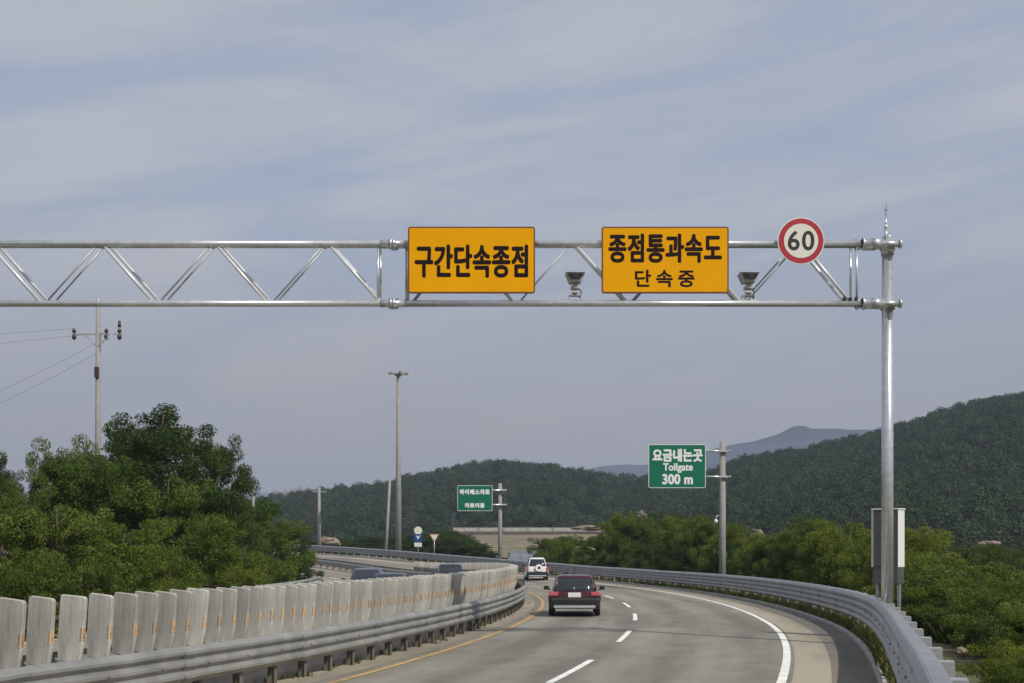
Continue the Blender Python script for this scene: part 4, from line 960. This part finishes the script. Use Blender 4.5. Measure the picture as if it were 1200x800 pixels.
r1 = ridge(SIL1, 820, 430, 1200, 16, 1.3); r2 = ridge(SIL2, 640, 265, 1000, 14, 4.1); r3 = ridge(SIL3, 3600, 2200, 4600, 40, 8.2)
heightfield('green_hill', -700, 750, 430, 1200, 130, 80, r1, FM)
heightfield('right_hill', -20, 640, 265, 1000, 110, 90, r2, FM)
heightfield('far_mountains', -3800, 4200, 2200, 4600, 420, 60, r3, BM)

# far forest: one mass of tree crowns on each hill
FPC = bpy.data.collections.new('forest_crowns')
for k in range(8):
    rg = np.random.default_rng(40 + k); m_ = 640; nl = 9
    lob = rg.normal(size=(nl, 3)); lob /= np.linalg.norm(lob, axis=1)[:, None]; lob[:, 2] = np.abs(lob[:, 2]); lob *= rg.uniform(.35, .62, nl)[:, None]
    q = rg.normal(size=(m_, 3)); q /= np.linalg.norm(q, axis=1)[:, None]; which = rg.integers(0, nl, m_); a_ = lob[which] + q * rg.uniform(.28, .5, m_)[:, None]; a_[:, 2] *= 1.2
    V, Q = leaf_quads(a_, q, .16, rg, (.7, 1.05), 2.0); o = bpy.data.objects.new('forest_crown', np_mesh('forest_crown', V, Q)); o.data.materials.append(M['leaf_far']); FPC.objects.link(o)
def far_forest(name, label, fz, xr, yr, n, seed, dmax, smin, smax):
    rg = np.random.default_rng(seed); pts = []
    while len(pts) < n:
        x = rg.uniform(*xr); y = rg.uniform(*yr); xp = 600 + x / y * F
        if not (-60 < xp < 1290): continue
        pts.append((x, y, fz(x, y)))
    me = bpy.data.meshes.new(name); sc = rg.uniform(smin, smax, n); hs = rg.uniform(.8, 1.4, n)
    P3 = np.array(pts); P3[:, 2] += sc * .3; me.from_pydata(P3.tolist(), [], [])
    def att(nm, ty, v): at = me.attributes.new(nm, ty, 'POINT'); at.data.foreach_set('vector' if ty == 'FLOAT_VECTOR' else 'value', np.asarray(v).ravel())
    att('scl', 'FLOAT_VECTOR', np.stack([sc, sc, sc * hs], 1).astype(np.float32)); att('rot', 'FLOAT_VECTOR', np.stack([rg.uniform(-.1, .1, n), rg.uniform(-.1, .1, n), rg.uniform(0, 6.28, n)], 1).astype(np.float32)); att('pick', 'INT', (np.arange(n) % 8).astype(np.int32))
    o = tag(link(name, me, M['leaf_far']), label, 'forest', None, 'stuff')
    g_ = bpy.data.node_groups.new('scatter', 'GeometryNodeTree'); g_.interface.new_socket('Geometry', in_out='INPUT', socket_type='NodeSocketGeometry'); g_.interface.new_socket('Geometry', in_out='OUTPUT', socket_type='NodeSocketGeometry')
    gi = g_.nodes.new('NodeGroupInput'); go = g_.nodes.new('NodeGroupOutput'); ip = g_.nodes.new('GeometryNodeInstanceOnPoints'); ci = g_.nodes.new('GeometryNodeCollectionInfo'); ci.inputs['Collection'].default_value = FPC; ci.inputs['Separate Children'].default_value = True; ci.inputs['Reset Children'].default_value = True
    def na(nm, ty): x = g_.nodes.new('GeometryNodeInputNamedAttribute'); x.data_type = ty; x.inputs['Name'].default_value = nm; return x.outputs['Attribute']
    K = g_.links.new; K(gi.outputs[0], ip.inputs['Points']); K(ci.outputs[0], ip.inputs['Instance']); ip.inputs['Pick Instance'].default_value = True
    K(na('pick', 'INT'), ip.inputs['Instance Index']); K(na('rot', 'FLOAT_VECTOR'), ip.inputs['Rotation']); K(na('scl', 'FLOAT_VECTOR'), ip.inputs['Scale']); K(ip.outputs[0], go.inputs[0])
    md = o.modifiers.new('scatter', 'NODES'); md.node_group = g_; return o
far_forest('hill_forest', 'dark wood covering the long green hill', r1, (-330, 400), (440, 850), 5600, 5, 850, 2.2, 5.4)
far_forest('hill_forest', 'dark wood covering the right hand hill', r2, (20, 300), (275, 670), 6200, 6, 670, 1.6, 4.6)

# pale far town glimpsed left of the green hill, on the skyline
tw = mat('far_town_walls', (.25, .25, .25), .8)
for k, (xp, w, h) in enumerate([(322, 6, 5), (333, 5, 4), (345, 8, 5), (352, 4, 7), (360, 9, 4), (310, 7, 3), (372, 5, 4)]):
    d = 1500 + 40 * (k % 3); b = MB(); ww = w * d / F; hh = h * d / F; z0 = PZ(582, d)
    b.box((0, 0, (hh + 30) / 2 - 30), (ww, ww * .7, hh + 30)); b.box((ww * .2, 0, hh + 1.0), (ww * .3, ww * .3, 2.0))
    o = b.build('far_building', tw); o.location = (PX(xp, d), d, z0 + (577 - interp([(300, 577), (400, 566)], xp)) * d / F * .9); tag(o, 'tiny pale building on the hazy skyline left of the green hill', 'building', 'far town on the left skyline')

# ------------------------------------------------------------------ roadside weeds
def weeds(name, label, fn, n, seed, h):
    rg = np.random.default_rng(seed); Vs = []; Qs = []; b = 0
    for i in range(n):
        p = fn(rg); k = int(rg.integers(9, 18))
        for j in range(k):
            a = rg.uniform(0, 6.28); l = h * rg.uniform(.4, 1.2); o = rg.normal(size=2) * .06; lean = rg.uniform(.1, .7) * l; w = rg.uniform(.006, .016)
            dx, dy = math.cos(a), math.sin(a); x, y, z = p[0] + o[0], p[1] + o[1], p[2]
            Vs += [(x - dy * w, y + dx * w, z), (x + dy * w, y - dx * w, z), (x + dx * lean * .4 + dy * w, y + dy * lean * .4 - dx * w, z + l * .6), (x + dx * lean, y + dy * lean, z + l)]; Qs.append((b, b + 1, b + 2, b + 3)); b += 4
    return tag(link(name, np_mesh(name, Vs, Qs), M['grass']), label, 'weeds', None, 'stuff')
def f1(rg):
    d = rg.uniform(-20, 10) if rg.random() < .8 else rg.uniform(10, 30); r = 176.22 - .7 * near_in(d) + abs(rg.normal()) * .35; return P(r, d, -.05)
weeds('weeds', 'weeds growing under and behind the right guardrail', f1, 1500, 3, .34)
def f2(rg):
    d = rg.uniform(-20, 14); return P(165.35 + rg.normal() * .12, d, -.02)
weeds('weeds', 'sparse weeds at the foot of the left guardrail', f2, 200, 4, .13)
def f3(rg):
    x = rg.uniform(6, 30); y = rg.uniform(12, 60); return Vector((x, y, gz(x, y) - .03)) if deg_at(x, y)[1] > 177.9 else P(178.2 + rg.uniform(0, 3), rg.uniform(-18, 0), -.3)
weeds('tall_grass', 'tall grass on the slope right of the road', f3, 3200, 5, .6)

# ------------------------------------------------------------------ haze
b = MB(); b.box((0, 2300, 118), (9400, 5000, 276)); hz_o = b.build('haze', None)
hm = bpy.data.materials.new('haze'); hm.use_nodes = True; t = hm.node_tree; t.nodes.clear()
ho = t.nodes.new('ShaderNodeOutputMaterial'); pv = t.nodes.new('ShaderNodeVolumePrincipled'); pv.inputs['Color'].default_value = (.66, .76, .98, 1); pv.inputs['Density'].default_value = .00021; pv.inputs['Anisotropy'].default_value = .1
t.links.new(pv.outputs[0], ho.inputs['Volume']); hz_o.data.materials.append(hm); tag(hz_o, kind='stuff')
